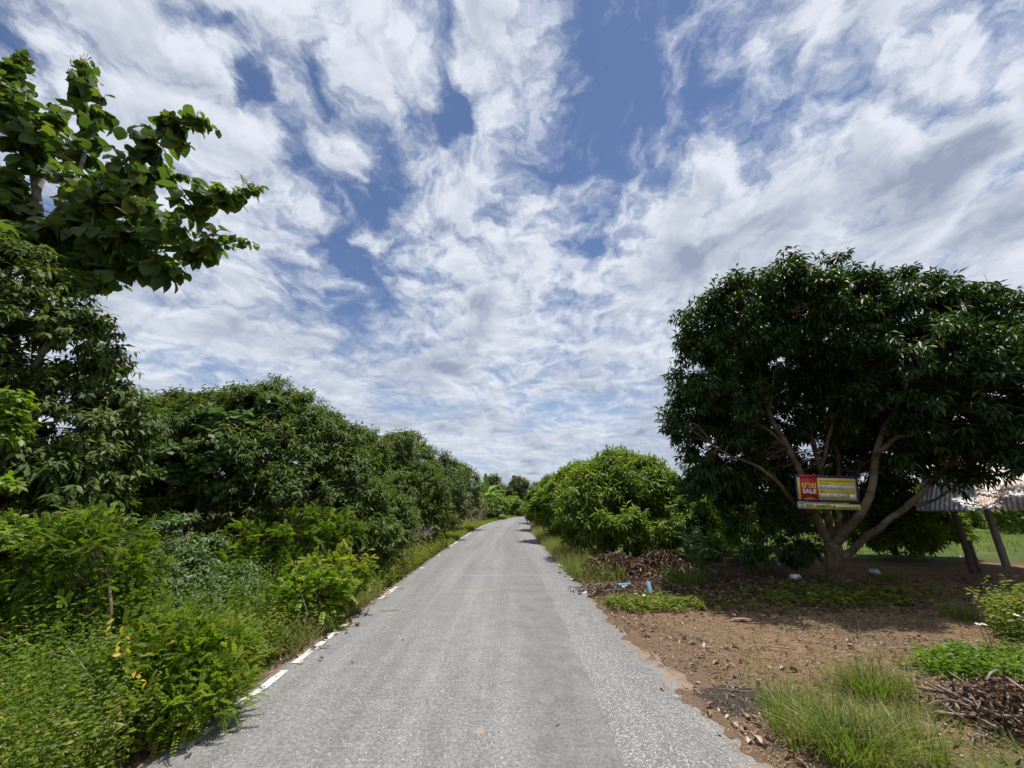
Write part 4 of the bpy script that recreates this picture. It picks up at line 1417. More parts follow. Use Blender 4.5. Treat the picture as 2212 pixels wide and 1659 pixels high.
for k in range(46):
    y = rng.uniform(3.0, 8.0)
    x = float(left_edge(y)) - .15 - 2.0 * rng.random()
    h_ = rng.uniform(.35, 1.0) * min(1.0, .35 + abs(x + 2.2))
    z0_ = float(gz(x, y))
    tube(mb, curve([(x, y, z0_), (x + rng.normal(0, .08), y + rng.normal(0, .08), z0_ + h_ * .6), (x + rng.normal(0, .2), y + rng.normal(0, .2), z0_ + h_)], 6), np.linspace(.005, .002, 6), 4, cap=False)
tag(mb.build('dead_stems', 'dead_wood', None), 'thin dead stems poking out of the left verge weeds', 'dead stems', kind='stuff')
# dead upright stub among the bushes
sx = at(335, 1165, 5.6)
mb = MB()
q0 = gnd(352, 1400)
tube(mb, curve([(0, 0, -.05), (0, .3, .5), np.array(at(345, 1190, 5.6)) - q0, np.array(at(338, 1165, 5.6)) - q0], 8), np.linspace(.022, .014, 8), 6)
o = mb.build('dead_stick', 'dead_wood', None, True, loc=q0)
tag(o, 'bare broken stick standing up among the left bushes', 'stick')


# ------------------------------------------------------------------ weeds, flowers and grass
def weeds(name, label, poly_fn, n, rng, mat, h=(.1, .35), L=.05, Wd=.03, m=8, tmpl=QUADV, base_t=.5, kind='stuff', tvar=.25):
    """many leafy weed shoots standing on the ground: stems with leaf pairs"""
    xy = poly_fn(rng, n)
    xy = xy[(xy[:, 0] < left_edge(xy[:, 1]) - .04) | (xy[:, 0] > left_edge(xy[:, 1]) + road_w(xy[:, 1]) + .05)]
    n = len(xy)
    z0 = gz(xy[:, 0], xy[:, 1])
    H = rng.uniform(h[0], h[1], n) * (.6 + .5 * rng.random(n))
    lean = rng.normal(0, .28, (n, 2))
    mb = MB()
    i = np.repeat(np.arange(n), m)
    k = np.tile(np.arange(m), n)
    f = (k + .6) / m
    hz = H[i] * f
    pos = np.stack((xy[i, 0] + lean[i, 0] * hz, xy[i, 1] + lean[i, 1] * hz, z0[i] + hz + .01), -1)
    an = k * 2.4 + rng.uniform(0, 6.28, n)[i]
    d = np.stack((np.cos(an), np.sin(an), rng.uniform(-.3, .5, n * m)), -1)
    add_leaves(mb, pos, nrm(d), nrm(UPV + rdir(rng, n * m) * .9), L * rng.uniform(.45, 1.5, n * m), Wd * rng.uniform(.5, 1.3, n * m),
               base_t + rng.normal(0, tvar * .5, n)[i] + rng.normal(0, tvar * .4, n * m), tmpl)
    # stems
    b = np.stack((xy[:, 0], xy[:, 1], z0 - .01), -1)
    e = np.stack((xy[:, 0] + lean[:, 0] * H, xy[:, 1] + lean[:, 1] * H, z0 + H), -1)
    w_ = np.array((.0025, 0, 0))
    V = np.stack((b - w_, b + w_, e), 1).reshape(-1, 3)
    mb.add(V, np.arange(len(V)).reshape(-1, 3), .6)
    o = mb.build(name, mat, None)
    tag(o, label, name.replace('_', ' '), kind=kind)
    return o


def blades(mb, xy, H, rng, wid=.006, lean=.5, base_t=.45, tvar=.25, z0=None, dirv=None, segs=4):
    n = len(xy)
    z0 = gz(xy[:, 0], xy[:, 1]) if z0 is None else z0
    an = rng.uniform(0, 6.28, n) if dirv is None else dirv
    d = np.stack((np.cos(an), np.sin(an), np.zeros(n)), -1)
    s = np.stack((-np.sin(an), np.cos(an), np.zeros(n)), -1)
    ln = lean * rng.uniform(.2, 1.3, n)
    b = np.stack((xy[:, 0], xy[:, 1], z0 - .01), -1)
    rows = []
    for j in range(segs + 1):
        f = j / segs
        c = b + d * (H * ln * f ** 1.8)[:, None] + UPV * (H * (f - .32 * ln * f ** 2.4))[:, None]
        w_ = wid * (1 - f ** 1.6) * .5 + .0003
        rows += [c - s * w_, c + s * w_]
    V = np.stack(rows, 1)
    k = 2 * (segs + 1)
    F = []
    for j in range(segs):
        a = 2 * j
        F += [(a, a + 1, a + 3), (a, a + 3, a + 2)]
    F = (np.array(F)[None] + (np.arange(n) * k)[:, None, None]).reshape(-1, 3)
    tt = np.clip(base_t + rng.normal(0, tvar * .5, n), 0, 1)
    mb.add(V.reshape(-1, 3), F, np.repeat(tt, k))


def in_rect(x0, x1, y0, y1, edge=0.0):
    def f(rng, n):
        return np.stack((rng.uniform(x0, x1, n), rng.uniform(y0, y1, n)), -1)
    return f


def along_left(y0, y1, d0, d1):
    def f(rng, n):
        y = rng.uniform(y0, y1, n)
        return np.stack((left_edge(y) - d0 - (d1 - d0) * rng.random(n) ** 1.2, y), -1)
    return f


def along_right(y0, y1, d0, d1):
    def f(rng, n):
        y = rng.uniform(y0, y1, n)
        return np.stack((left_edge(y) + road_w(y) + d0 + (d1 - d0) * rng.random(n) ** 1.1, y), -1)
    return f


def blob(cx, cy, rx, ry):
    def f(rng, n):
        r = np.sqrt(rng.random(n)) * (1 + .2 * rng.normal(size=n))
        a = rng.uniform(0, 6.28, n)
        return np.stack((cx + rx * r * np.cos(a), cy + ry * r * np.sin(a)), -1)
    return f


rng = np.random.default_rng(70)
weeds('roadside_weeds', 'mixed green weeds crowding the near left verge', along_left(1.6, 5.0, .16, 2.4), 3600, rng, 'weed_leaf', (.12, .55), .042, .02, 13, base_t=.55, tvar=.4)
weeds('roadside_weeds', 'low weeds along the middle of the left verge', along_left(5.0, 9.0, .12, 2.2), 2200, rng, 'weed_leaf', (.08, .4), .045, .022, 10, base_t=.5, tvar=.4)
weeds('roadside_weeds', 'green weeds and grasses on the far left verge', along_left(8.2, 15.0, .08, 1.1), 3000, rng, 'weed_leaf', (.12, .5), .05, .026, 10, base_t=.66, tvar=.4)
weeds('roadside_weeds', 'short green growth along the outside of the bend', along_left(15.0, 44.0, .05, 1.6), 1900, rng, 'weed_leaf', (.08, .22), .09, .05, 6, base_t=.7)
weeds('low_weeds', 'fresh green weeds at the tip of the dirt near the blue pipes', blob(2.1, 6.75, .85, .36), 380, rng, 'weed_leaf', (.05, .18), .05, .03, 8, base_t=.72)
weeds('low_weeds', 'dim green seedlings under the mango tree', blob(3.9, 6.9, 1.9, .45), 100, rng, 'weed_leaf', (.04, .16), .06, .04, 7, base_t=.5)
weeds('low_weeds', 'sparse seedlings around the mango trunk', blob(5.6, 7.3, 1.6, .8), 240, rng, 'weed_leaf', (.04, .16), .07, .045, 6, base_t=.4)
weeds('leafy_weeds', 'bright leafy weeds at the right picture edge', blob(4.75, 4.25, .75, .32), 900, rng, 'lime_leaf', (.08, .2), .05, .032, 8, base_t=.25)
weeds('leafy_weeds', 'tall bushy weeds with small white flowers at the right picture edge', blob(6.35, 5.05, .6, .45), 800, rng, 'weed_leaf', (.25, .62), .05, .032, 14, base_t=.72)

weeds('tall_weeds', 'tall fresh green weeds tangled through the near left shrubs', along_left(3.1, 6.4, .45, 2.2), 1000, rng, 'lime_leaf', (.45, .95), .034, .018, 18, base_t=.12, tvar=.4)
weeds('tall_weeds', 'fine yellow-green weeds over the bottom left corner', along_left(2.0, 4.2, .3, 1.8), 900, rng, 'lime_leaf', (.25, .6), .028, .014, 14, base_t=.2, tvar=.4)
# white daisies in the left weeds
rng = np.random.default_rng(71)


def flower_mesh(mat_p, r=.02, n=6, tint=.7):
    mb = MB()
    for k in range(n):
        a = k * 2 * math.pi / n
        add_leaves(mb, np.zeros((1, 3)), np.array([(math.cos(a), math.sin(a), .12)]), np.array([(0, 0, 1.0)]), r, r * .75, np.array([tint]), QUADL)
    return mb.mesh('flower', mat_p)


def centre_mesh(r=.006):
    mb = MB()
    V = [(0, 0, r)] + [(r * math.cos(q), r * math.sin(q), .002) for q in np.arange(6) * math.pi / 3]
    mb.add(V, [(0, 1 + q, 1 + (q + 1) % 6) for q in range(6)])
    return mb.mesh('flower_centre', 'yellow_leaf')


WF, WC = flower_mesh('white_petal', .027), centre_mesh(.008)


def daisy(px, py, Y, label, group, ns=3, rng=rng):
    top = at(px, py, Y)
    g0 = np.array((top[0], top[1] + .03, float(gz(top[0], top[1]))))
    t = thing('daisy_weed', label, 'flower', g0, group)
    hh = top[2] - g0[2]
    sm = MB()
    lv = MB()
    for s in range(ns):
        e = np.array((rng.normal(0, .06), rng.normal(-.02, .05), hh * rng.uniform(.8, 1.05) if s else hh))
        tube(sm, curve([(0, 0, -.02), e * (.5, .5, .55) + rng.normal(0, .015, 3), e], 6), .003, 3, cap=False)
        nn = 7
        f = rng.uniform(.2, .9, nn)[:, None]
        add_leaves(lv, e * f, nrm(rdir(rng, nn) * (1, 1, .4)), nrm(UPV + rdir(rng, nn) * .3), .055, .024, rng.normal(.5, .15, nn), LANCE)
        rot = Matrix.Rotation(rng.uniform(-.6, .3), 4, 'X') @ Matrix.Rotation(rng.uniform(0, 3), 4, 'Z')
        fo = share('flower', WF, t, Matrix.Translation(tuple(e + (0, 0, .004))) @ rot)
        share('flower_centre', WC, fo, Matrix.Translation((0, 0, .002)))
    sm.build('stem', 'green_stem', t)
    lv.build('leaves', 'weed_leaf', t, kind='stuff')


GW = 'white daisies among the near left weeds'
LW = 'small white daisy weed among the near left verge weeds'
for px, py, Y in ((145, 1478, 3.6), (60, 1535, 3.2), (185, 1445, 3.8), (195, 1520, 3.3), (250, 1530, 3.3), (95, 1555, 3.0), (12, 1600, 2.9), (120, 1610, 2.9), (85, 1640, 2.75), (245, 1515, 3.4), (200, 1585, 3.0), (160, 1655, 2.7), (10, 1480, 3.6), (40, 1450, 3.8), (110, 1500, 3.4), (140, 1560, 3.1), (230, 1600, 2.95), (50, 1585, 3.0), (300, 1500, 3.4), (170, 1620, 2.85)):
    daisy(px, py, Y, LW, GW, int(rng.integers(1, 4)))
for px, py, Y in ((2160, 1325, 4.6), (2185, 1322, 4.7), (2195, 1345, 4.5), (2130, 1350, 4.5), (2205, 1330, 4.5)):
    daisy(px, py, Y, 'small white daisy weed in the bushy weeds at the right edge', 'white daisies at the right edge', 2)
for px, py, Y in ((1356, 1267, 6.9), (1372, 1284, 6.6), (1390, 1280, 6.7)):
    daisy(px, py, Y, 'small white daisy weed beside the blue pipes', 'white daisies by the blue pipes', 2)

# pink flowering weeds along the left verge
rng = np.random.default_rng(72)
mbp = MB()
d_ = nrm(rdir(rng, 40) + UPV * .8)
add_leaves(mbp, d_ * .010, d_, rdir(rng, 40), .016, .006, rng.random(40), QUADL)
PF = mbp.mesh('flower_head', 'pink_petal')
for k, (px, py, Y) in enumerate(((875, 1135, 10.2), (895, 1140, 10.6), (868, 1150, 9.8), (905, 1160, 10.2), (885, 1165, 9.6), (940, 1138, 12.2), (955, 1142, 12.6), (968, 1150, 12.4), (945, 1158, 11.6), (985, 1140, 14), (975, 1158, 12.4), (910, 1185, 9.2), (925, 1150, 11.2), (1000, 1145, 14.4))):
    top = at(px, py, Y)
    top[0] = min(top[0], float(left_edge(top[1])) - .18 - .5 * rng.random())
    g0 = np.array((top[0], top[1], float(gz(top[0], top[1]))))
    hh = max(.25, top[2] - g0[2])
    t = thing('pink_flower_weed', 'weed with pale pink flower heads on the left verge below the longans', 'flower', g0, 'pink flowering weeds on the left verge')
    sm, lv = MB(), MB()
    for s in range(6):
        e = np.array((rng.normal(0, .14), rng.normal(0, .14), hh * rng.uniform(.75, 1.1)))
        tube(sm, curve([(0, 0, -.02), e * (.5, .5, .55), e], 5), .004, 3, cap=False)
        nn = 10
        f = rng.uniform(.15, .9, nn)[:, None]
        add_leaves(lv, e * f, nrm(rdir(rng, nn) * (1, 1, .4)), nrm(UPV + rdir(rng, nn) * .3), .06, .035, rng.normal(.6, .15, nn), OVAL)
        for _ in range(2):
            share('flower_head', PF, t, Matrix.Translation(tuple(e + rng.normal(0, .035, 3))) @ Matrix.Scale(rng.uniform(.9, 1.5), 4))
    sm.build('stem', 'green_stem', t)
    lv.build('leaves', 'weed_leaf', t, kind='stuff')

# grasses
rng = np.random.default_rng(73)
mb = MB()
blades(mb, along_right(8.6, 30, -.15, 1.0)(rng, 9500), rng.uniform(.12, .5, 9500), rng, .008, .7, .5, .5, segs=3)
tag(mb.build('verge_grass', 'grass_blade', None), 'tall green grass along the right verge under the mango bushes', 'grass', kind='stuff')
mb = MB()
blades(mb, along_right(9.5, 28, -.2, .6)(rng, 3200), rng.uniform(.25, .6, 3200), rng, .007, .7, .45, .5, segs=3)
tag(mb.build('dry_grass', 'dry_grass', None), 'straw coloured seeding grass along the right verge', 'grass', kind='stuff')
mb = MB()
xy = along_left(4.6, 7.6, .02, .45)(rng, 1500)
blades(mb, xy, rng.uniform(.08, .4, len(xy)), rng, .005, .9, .5, .5, segs=3)
tag(mb.build('dry_grass', 'dry_grass', None), 'dry straw at the left road edge below the lime bush', 'grass', kind='stuff')
mb = MB()
xy = in_rect(3.5, 24, 11.4, 34)(rng, 18000)
xy = xy[(xy[:, 1] > 11.6 + .12 * (xy[:, 0] - 4) + rng.normal(0, .4, len(xy)))]
blades(mb, xy, rng.uniform(.08, .3, len(xy)), rng, .016, .7, .55, .4, segs=2)
tag(mb.build('field_grass', 'grass_blade', None), 'sunlit short grass of the orchard behind the mango tree', 'grass', kind='stuff')
mb = MB()
xy = np.concatenate((blob(2.75, 3.75, .6, .35)(rng, 900), blob(2.3, 3.45, .4, .25)(rng, 450), blob(3.3, 4.1, .4, .25)(rng, 450), blob(3.3, 3.2, .8, .5)(rng, 700), blob(3.9, 4.5, .5, .2)(rng, 160), blob(2.6, 4.3, .7, .3)(rng, 200), blob(4.4, 5.6, 1.2, .3)(rng, 160)))
blades(mb, xy, rng.uniform(.04, .16, len(xy)), rng, .005, .9, .5, .5, segs=3)
tag(mb.build('short_grass', 'grass_blade', None), 'short sparse grass on the near right soil', 'grass', kind='stuff')


def tuft(label, px, py, n, H, rad, rng, mat='grass_blade', base_t=.45, wid=.007, lean=.8, group='grass tufts on the right'):
    c = gnd(px, py)
    c[2] = float(gz(c[0], c[1]))
    t = thing('grass_tuft', label, 'grass tuft', c, group)
    mb = MB()
    r = rad * np.sqrt(rng.random(n)) * .45
    a = rng.uniform(0, 6.28, n)
    xy = np.stack((r * np.cos(a), r * np.sin(a)), -1)
    blades(mb, xy, H * rng.uniform(.45, 1.1, n), rng, wid, lean, base_t, .35, z0=np.zeros(n), dirv=a + rng.normal(0, .7, n), segs=5)
    mb.build('blades', mat, t, kind='stuff')
    m2 = MB()
    k = max(8, n // 12)
    r = rad * np.sqrt(rng.random(k)) * .5
    a = rng.uniform(0, 6.28, k)
    blades(m2, np.stack((r * np.cos(a), r * np.sin(a)), -1), H * rng.uniform(.5, 1.0, k), rng, wid, lean * 1.2, .8, .3, z0=np.zeros(k), dirv=a, segs=5)
    m2.build('dry_blades', 'dry_grass', t, kind='stuff')
    return t


rng = np.random.default_rng(74)
tuft('big grass tuft at the bottom right beside the brush pile', 1850, 1650, 430, .36, .48, rng, base_t=.5, lean=1.0)
tuft('thin grass tuft between the big tuft and the road', 1740, 1600, 240, .3, .5, rng, base_t=.45)
tuft('grass tuft behind the big one on the soil', 1890, 1510, 260, .3, .45, rng, base_t=.45)
tuft('low grass tuft right of the big one', 1975, 1640, 200, .28, .4, rng, base_t=.55)
tuft('blue-green grass tuft at the foot of the broad-leaved clump', 1478, 1262, 420, .42, .8, rng, base_t=.3)
tuft('small grass tuft on the soil in front of the shed', 2075, 1345, 160, .3, .4, rng, base_t=.4)
tuft('small grass tuft on the soil right of the mango trunk', 1930, 1262, 180, .3, .6, rng, base_t=.4)
tuft('sparse grass tuft on the soil by the pothole', 1700, 1530, 160, .2, .45, rng, base_t=.5)
tuft('grass tuft at the verge beside the dead brush', 1290, 1215, 260, .4, .8, rng, base_t=.6)

# ------------------------------------------------------------------ right-hand mango bushes
GM = 'young mango trees along the right verge'
rng = np.random.default_rng(80)
tree('mango_bush', 'bright leafy young mango tree nearest on the right verge', 'tree', (3.5, 12.6, 0),
     [lobe(1330, 1050, 12.6, 62), lobe(1290, 1080, 12.4, 60), lobe(1390, 1060, 12.6, 60), lobe(1430, 1100, 12.3, 58), lobe(1270, 1130, 12.0, 55), lobe(1350, 1125, 11.6, 70), lobe(1400, 1150, 11.6, 50), lobe(1345, 1012, 13, 28), lobe(1470, 1120, 12.6, 45), lobe(1300, 1022, 12.8, 20), lobe(1398, 1020, 12.8, 18), lobe(1440, 1050, 12.6, 28), lobe(1255, 1070, 12.2, 30)],
     rng, 'mango_bright', 'mango_bark', 300, 11, 9, .48, .2, .055, .45, QUADV, GM, .12, .6, base_t=.42, tvar=.4)
tree('mango_bush', 'second young mango tree on the right verge', 'tree', (3.3, 17.2, 0),
     [lobe(1250, 1060, 17.2, 48), lobe(1215, 1075, 17, 42), lobe(1230, 1110, 16.5, 45), lobe(1190, 1100, 16.8, 36), lobe(1260, 1030, 17.6, 28)],
     rng, 'mango_bright', 'mango_bark', 200, 10, 9, .45, .22, .07, .45, QUADV, GM, .12, .6, base_t=.42, tvar=.3)
tree('mango_bush', 'third young mango tree on the right verge before the bend', 'tree', (3.2, 23.0, 0),
     [lobe(1195, 1070, 23, 34), lobe(1172, 1085, 23, 30), lobe(1180, 1105, 22.4, 32), lobe(1210, 1060, 23.6, 30), lobe(1160, 1108, 22.6, 18)],
     rng, 'mango_bright', 'mango_bark', 150, 10, 9, .5, .25, .08, .45, QUADL, GM, .12, .6, base_t=.38, tvar=.3)
tree('mango_bush', 'fourth young mango tree at the inside of the bend', 'tree', (4.0, 29.5, 0),
     [lobe(1175, 1075, 29.5, 26), lobe(1160, 1095, 29, 22), lobe(1200, 1080, 30, 26)],
     rng, 'mango_bright', 'mango_bark', 110, 10, 8, .55, .28, .09, .45, QUADL, GM, .12, .6, base_t=.38, tvar=.3)
tree('mango_bush', 'leafy young mango tree behind the clump of broad leaves', 'tree', (7.3, 15.5, 0),
     [lobe(1500, 1090, 15.5, 45), lobe(1550, 1100, 15.8, 45), lobe(1530, 1130, 15, 40), lobe(1450, 1105, 15.5, 40)],
     rng, 'mango_bright', 'mango_bark', 170, 10, 9, .45, .2, .065, .45, QUADV, GM, .12, .7, base_t=.5, tvar=.3)
tree('mango_bush', 'round low mango tree seen past the trunk with the sign', 'tree', gnd(1930, 1190),
     [lobe(1930, 1110, 11.6, 60), lobe(1980, 1120, 11.6, 50), lobe(1890, 1130, 11.4, 45), lobe(1960, 1155, 11.2, 40), lobe(2020, 1135, 11.8, 32)],
     rng, 'mango_bright', 'mango_bark', 170, 12, 9, .36, .19, .055, .5, QUADV, GM, .08, .5, base_t=.4, tvar=.3)
GO = 'orchard trees in the field on the right'
for lab, px, Yb, ls, nb in (
    ('orchard tree behind the mango trunk far in the field', 1700, 24, [(1700, 1090, 24, 38), (1660, 1100, 24, 32), (1740, 1100, 24, 32)], 110),
    ('orchard tree in the field left of the shed post', 2080, 24, [(2070, 1115, 24, 28), (2110, 1105, 24, 32), (2040, 1110, 25, 26)], 90),
    ('orchard tree in the field right of the shed posts', 2200, 20, [(2200, 1110, 20, 34), (2240, 1100, 20, 40), (2170, 1120, 20, 24)], 90),
    ('orchard tree in the field straight behind the sign', 1830, 21, [(1830, 1090, 21, 42), (1790, 1110, 21, 34), (1880, 1105, 21, 34)], 110),
    ('orchard tree in the field between the young mangoes', 1600, 27, [(1600, 1085, 27, 32), (1570, 1095, 27, 28), (1640, 1095, 27, 30)], 90),
):
    b0 = at(px, 1100, Yb)
    tree('orchard_tree', lab, 'tree', (b0[0], Yb, 0), [lobe(*l) for l in ls], rng, 'mango_bright', 'mango_bark', nb, 9, 8, .5, .26, .08, .45, QUADL, GO, .1, .6, base_t=.5, tvar=.3)

rng = np.random.default_rng(81)
tree('leafy_sapling', 'loose leafy sapling filling the gap right of the nearest young mango', 'shrub', gnd(1510, 1212),
     [lobe(1500, 1110, 11.8, 42), lobe(1545, 1130, 12.2, 38), lobe(1475, 1150, 11.4, 38), lobe(1530, 1170, 11.4, 32), lobe(1570, 1095, 12.8, 34)],
     rng, 'mango_bright', 'twig_bark', 110, 8, 8, .36, .14, .045, .45, QUADV, None, .03, .5, base_t=.4, tvar=.35)
tree('leafy_sapling', 'thin sunlit sapling between the small dark shrub and the far orchard', 'shrub', gnd(1600, 1195),
     [lobe(1590, 1130, 13, 26), lobe(1620, 1110, 13.5, 28), lobe(1575, 1160, 12.6, 20)],
     rng, 'mango_bright', 'twig_bark', 45, 7, 8, .34, .14, .045, .45, QUADV, None, .03, .5, base_t=.55, tvar=.35)
# small dark shrubs with bare leaning stems at the shade line
rng = np.random.default_rng(82)
tree('small_shrub', 'small dark shrub with bare leaning stems left of the mango trunk', 'shrub', gnd(1660, 1225),
     [lobe(1620, 1120, 9.5, 50), lobe(1670, 1140, 9.4, 45), lobe(1590, 1100, 9.6, 35), lobe(1660, 1185, 9.2, 38), lobe(1690, 1110, 9.7, 40), lobe(1640, 1200, 9.1, 28)],
     rng, 'mango_leaf', 'twig_bark', 110, 9, 8, .28, .12, .042, .4, LANCE, None, .035, .35, base_t=.5)
tree('small_shrub', 'small thin shrub close against the left of the mango trunk', 'shrub', gnd(1735, 1225),
     [lobe(1740, 1150, 9.3, 32), lobe(1720, 1190, 9.2, 28), lobe(1760, 1180, 9.3, 26)],
     rng, 'mango_leaf', 'twig_bark', 45, 8, 8, .24, .11, .04, .4, LANCE, None, .025, .3, base_t=.55)


# ------------------------------------------------------------------ broad-leaved clump, banana, stakes
def big_leaf(L, Wd, droop, seed, fold=.25, nseg=8, rag=0.0):
    r = np.random.default_rng(seed)
    V, F = [], []
    for i in range(nseg + 1):
        f = i / nseg
        h = Wd * (math.sin(math.pi * min(1, f * .96 + .04)) ** .65) if i < nseg else 0.002
        x, z = L * (f - .12 * droop * f * f), -L * droop * .5 * f * f
        V += [(x, -h + rag * r.normal() * h, z + fold * h), (x, 0, z), (x, h + rag * r.normal() * h, z + fold * h)]
    for i in range(nseg):
        a = i * 3
        F += [(a, a + 1, a + 4), (a, a + 4, a + 3), (a + 1, a + 2, a + 5), (a + 1, a + 5, a + 4)]
    return np.array(V), np.array(F)


rng = np.random.default_rng(90)
cb = gnd(1490, 1250)
cl = thing('broad_leaf_clump', 'clump of upright broad-leaved canna stalks at the dirt edge', 'plant', cb)
clm = []
for q in range(5):
    mb = MB()
    v_, f_ = big_leaf(1, .16, .5 + .15 * q, q)
    mb.add(v_, f_, .2 + .15 * q)
    clm.append(mb.mesh('leaf', 'canna_leaf', True))
for s in range(11):
    o0 = np.array((rng.normal(0, .28), rng.normal(0, .2), -.03))
    hh = rng.uniform(.6, 1.25)
    e = o0 + np.array((rng.normal(0, .12), rng.normal(0, .12), hh))
    mb = MB()
    pts = curve([o0, (o0 + e) / 2 + rng.normal(0, .03, 3), e], 8)
    tube(mb, pts, np.linspace(.014, .007, 8), 5)
    mb.build('stalk', 'green_stem', cl, True)
    for k in range(4):
        p = pts[3 + k]
        a = k * 2.6 + s
        d = np.array((math.cos(a), math.sin(a), rng.uniform(.5, 1.4)))
        aa, ss_, nn = leaf_frames(nrm(d)[None], np.array([(0, 0, 1.0)]))
        L_ = rng.uniform(.3, .5)
        M = Matrix(((aa[0][0] * L_, ss_[0][0] * L_, nn[0][0] * L_, p[0]), (aa[0][1] * L_, ss_[0][1] * L_, nn[0][1] * L_, p[1]), (aa[0][2] * L_, ss_[0][2] * L_, nn[0][2] * L_, p[2]), (0, 0, 0, 1)))
        share('leaf', clm[int(rng.integers(5))], cl, M)

bY = 33.0
bb = at(1045, 1120, bY)
bn_ = thing('banana_plant', 'banana plant with pale ribbed leaves at the end of the left row', 'plant', (min(bb[0], float(left_edge(bY)) - .75), bY, 0))
bn_.scale = (1.2, 1.2, 1.2)
mb = MB()
tube(mb, curve([(0, 0, -.1), (.05, 0, .9), (.1, 0, 1.7)], 8), np.linspace(.13, .08, 8), 9)
mb.build('stem', 'green_stem', bn_, True)
for k, (a, el, L_, dr, tn) in enumerate(((100, 82, 1.7, .1, .4), (20, 40, 1.7, .9, .6), (-20, 20, 1.5, 1.2, .5), (200, 45, 1.2, 1.0, .5), (-60, 35, 1.5, 1.1, .75), (60, 55, 1.5, .7, .9), (-10, 60, 1.6, .9, .6), (150, 20, 1.1, 1.2, .3), (-90, 5, 1.2, 1.3, .4), (10, 5, 1.2, 1.4, .45))):
    mb = MB()
    v_, f_ = big_leaf(L_, .2, dr, k, .35, 12, .18)
    mb.add(v_, f_, tn)
    o = mb.build('leaf', 'banana_leaf', bn_, True)
    d = np.array((math.cos(R_(a)) * math.cos(R_(el)), math.sin(R_(a)) * math.cos(R_(el)), math.sin(R_(el))))
    aa, ss_, nn = leaf_frames(d[None], np.array([(0.01, 0, 1.0)]))
    o.matrix_local = Matrix(((aa[0][0], ss_[0][0], nn[0][0], .1), (aa[0][1], ss_[0][1], nn[0][1], 0), (aa[0][2], ss_[0][2], nn[0][2], 1.55), (0, 0, 0, 1)))
    for _ in range(0):
        pass
rng = np.random.default_rng(91)
for k in range(11):
    px = 1012 + k * 3.6 + rng.uniform(-1, 1)
    Yk = 29.0 + k * .3
    b0 = at(px, 1120, Yk)
    mb = MB()
    hh = rng.uniform(.6, 1.0)
    tube(mb, curve([(0, 0, -.1), (rng.normal(0, .02), 0, hh * .5), (rng.normal(0, .05), 0, hh)], 5), .035, 5)
    o = mb.build('wooden_stake', 'dead_wood', None, loc=(b0[0], Yk, 0))
    tag(o, 'rough wooden stake in the short row below the banana plant', 'stake', 'wooden stakes below the banana plant')

# ------------------------------------------------------------------ stump, pipes, litter
sb = gnd(1577, 1228)
st_ = thing('tree_stump', 'short dark tree stump left of the small dark shrub', 'stump', sb)
mb = MB()
tube(mb, [(0, 0, -.08), (0, 0, .05), (.01, 0, .2), (.01, 0, .235)], (.13, .11, .1, .095), 10)
mb.build('stump_body', 'post_wood', st_, True)
mb = MB()
a = np.arange(10) * 2 * math.pi / 10
mb.add([(.01, 0, .241)] + [(.01 + .088 * math.cos(q), .088 * math.sin(q), .239) for q in a], [(0, 1 + q, 1 + (q + 1) % 10) for q in range(10)])
mb.build('cut_face', 'dead_wood', st_)


def pipe(label, p0, p1, r=.03):
    p0, p1 = np.asarray(p0, float), np.asarray(p1, float)
    d = nrm(p1 - p0)
    Lp = np.linalg.norm(p1 - p0)
    s = nrm(np.cross(d, (0.1, .2, 1)))
    b = np.cross(d, s)
    k = 12
    a = np.arange(k) * 2 * math.pi / k
    cs = np.cos(a)[:, None] * s + np.sin(a)[:, None] * b
    # hollow: outer wall, inner wall, rims, plus a socket collar at one end
    prof = [(0, r * 1.18), (.07, r * 1.18), (.075, r), (Lp, r), (Lp, r * .84), (0, r * .84)]
    V = np.concatenate([d * x + cs * q for x, q in prof])
    mb = MB()
    Q = []
    for i in range(len(prof)):
        j = (i + 1) % len(prof)
        for q in range(k):
            q2 = (q + 1) % k
            Q.append((i * k + q, i * k + q2, j * k + q2, j * k + q))
    mb.quads(V, Q)
    o = mb.build('water_pipe', 'blue_pvc', None, True, loc=p0)
    tag(o, label, 'pipe', 'blue plastic water pipes')


ga = gnd(1335, 1273)
gb = gnd(1362, 1271)
pipe('blue plastic pipe lying flat by the dead brush', ga + (0, 0, .06), gb + (0, 0, .07), .032)
gc = gnd(1407, 1284)
pipe('blue plastic pipe standing upright from the soil', gc + (0, 0, -.08), gc + (-.03, .02, .2), .034)
gd, ge = gnd(1432, 1302), gnd(1470, 1318)
pipe('blue plastic pipe half buried in the green weeds', gd + (0, 0, .02), ge + (0, 0, .03), .032)

fb_ = gnd(1720, 1257)
ft = thing('foam_tray', 'white foam food box lying on the shaded soil', 'box', fb_ + np.array((0, 0, float(gz(fb_[0], fb_[1])))), rz=.2)
mb = MB()
box(mb, (0, 0, .03), (.085, .06, .028))
mb.build('box_base', 'white_foam', ft)
mb = MB()
V = [(-.09, -.065, .06), (.09, -.065, .06), (.09, .065, .06), (-.09, .065, .06), (-.07, -.045, .085), (.07, -.045, .085), (.07, .045, .085), (-.07, .045, .085)]
mb.quads(V, [(0, 3, 2, 1), (4, 5, 6, 7), (0, 1, 5, 4), (1, 2, 6, 5), (2, 3, 7, 6), (3, 0, 4, 7)])
mb.build('box_lid', 'white_foam', ft)


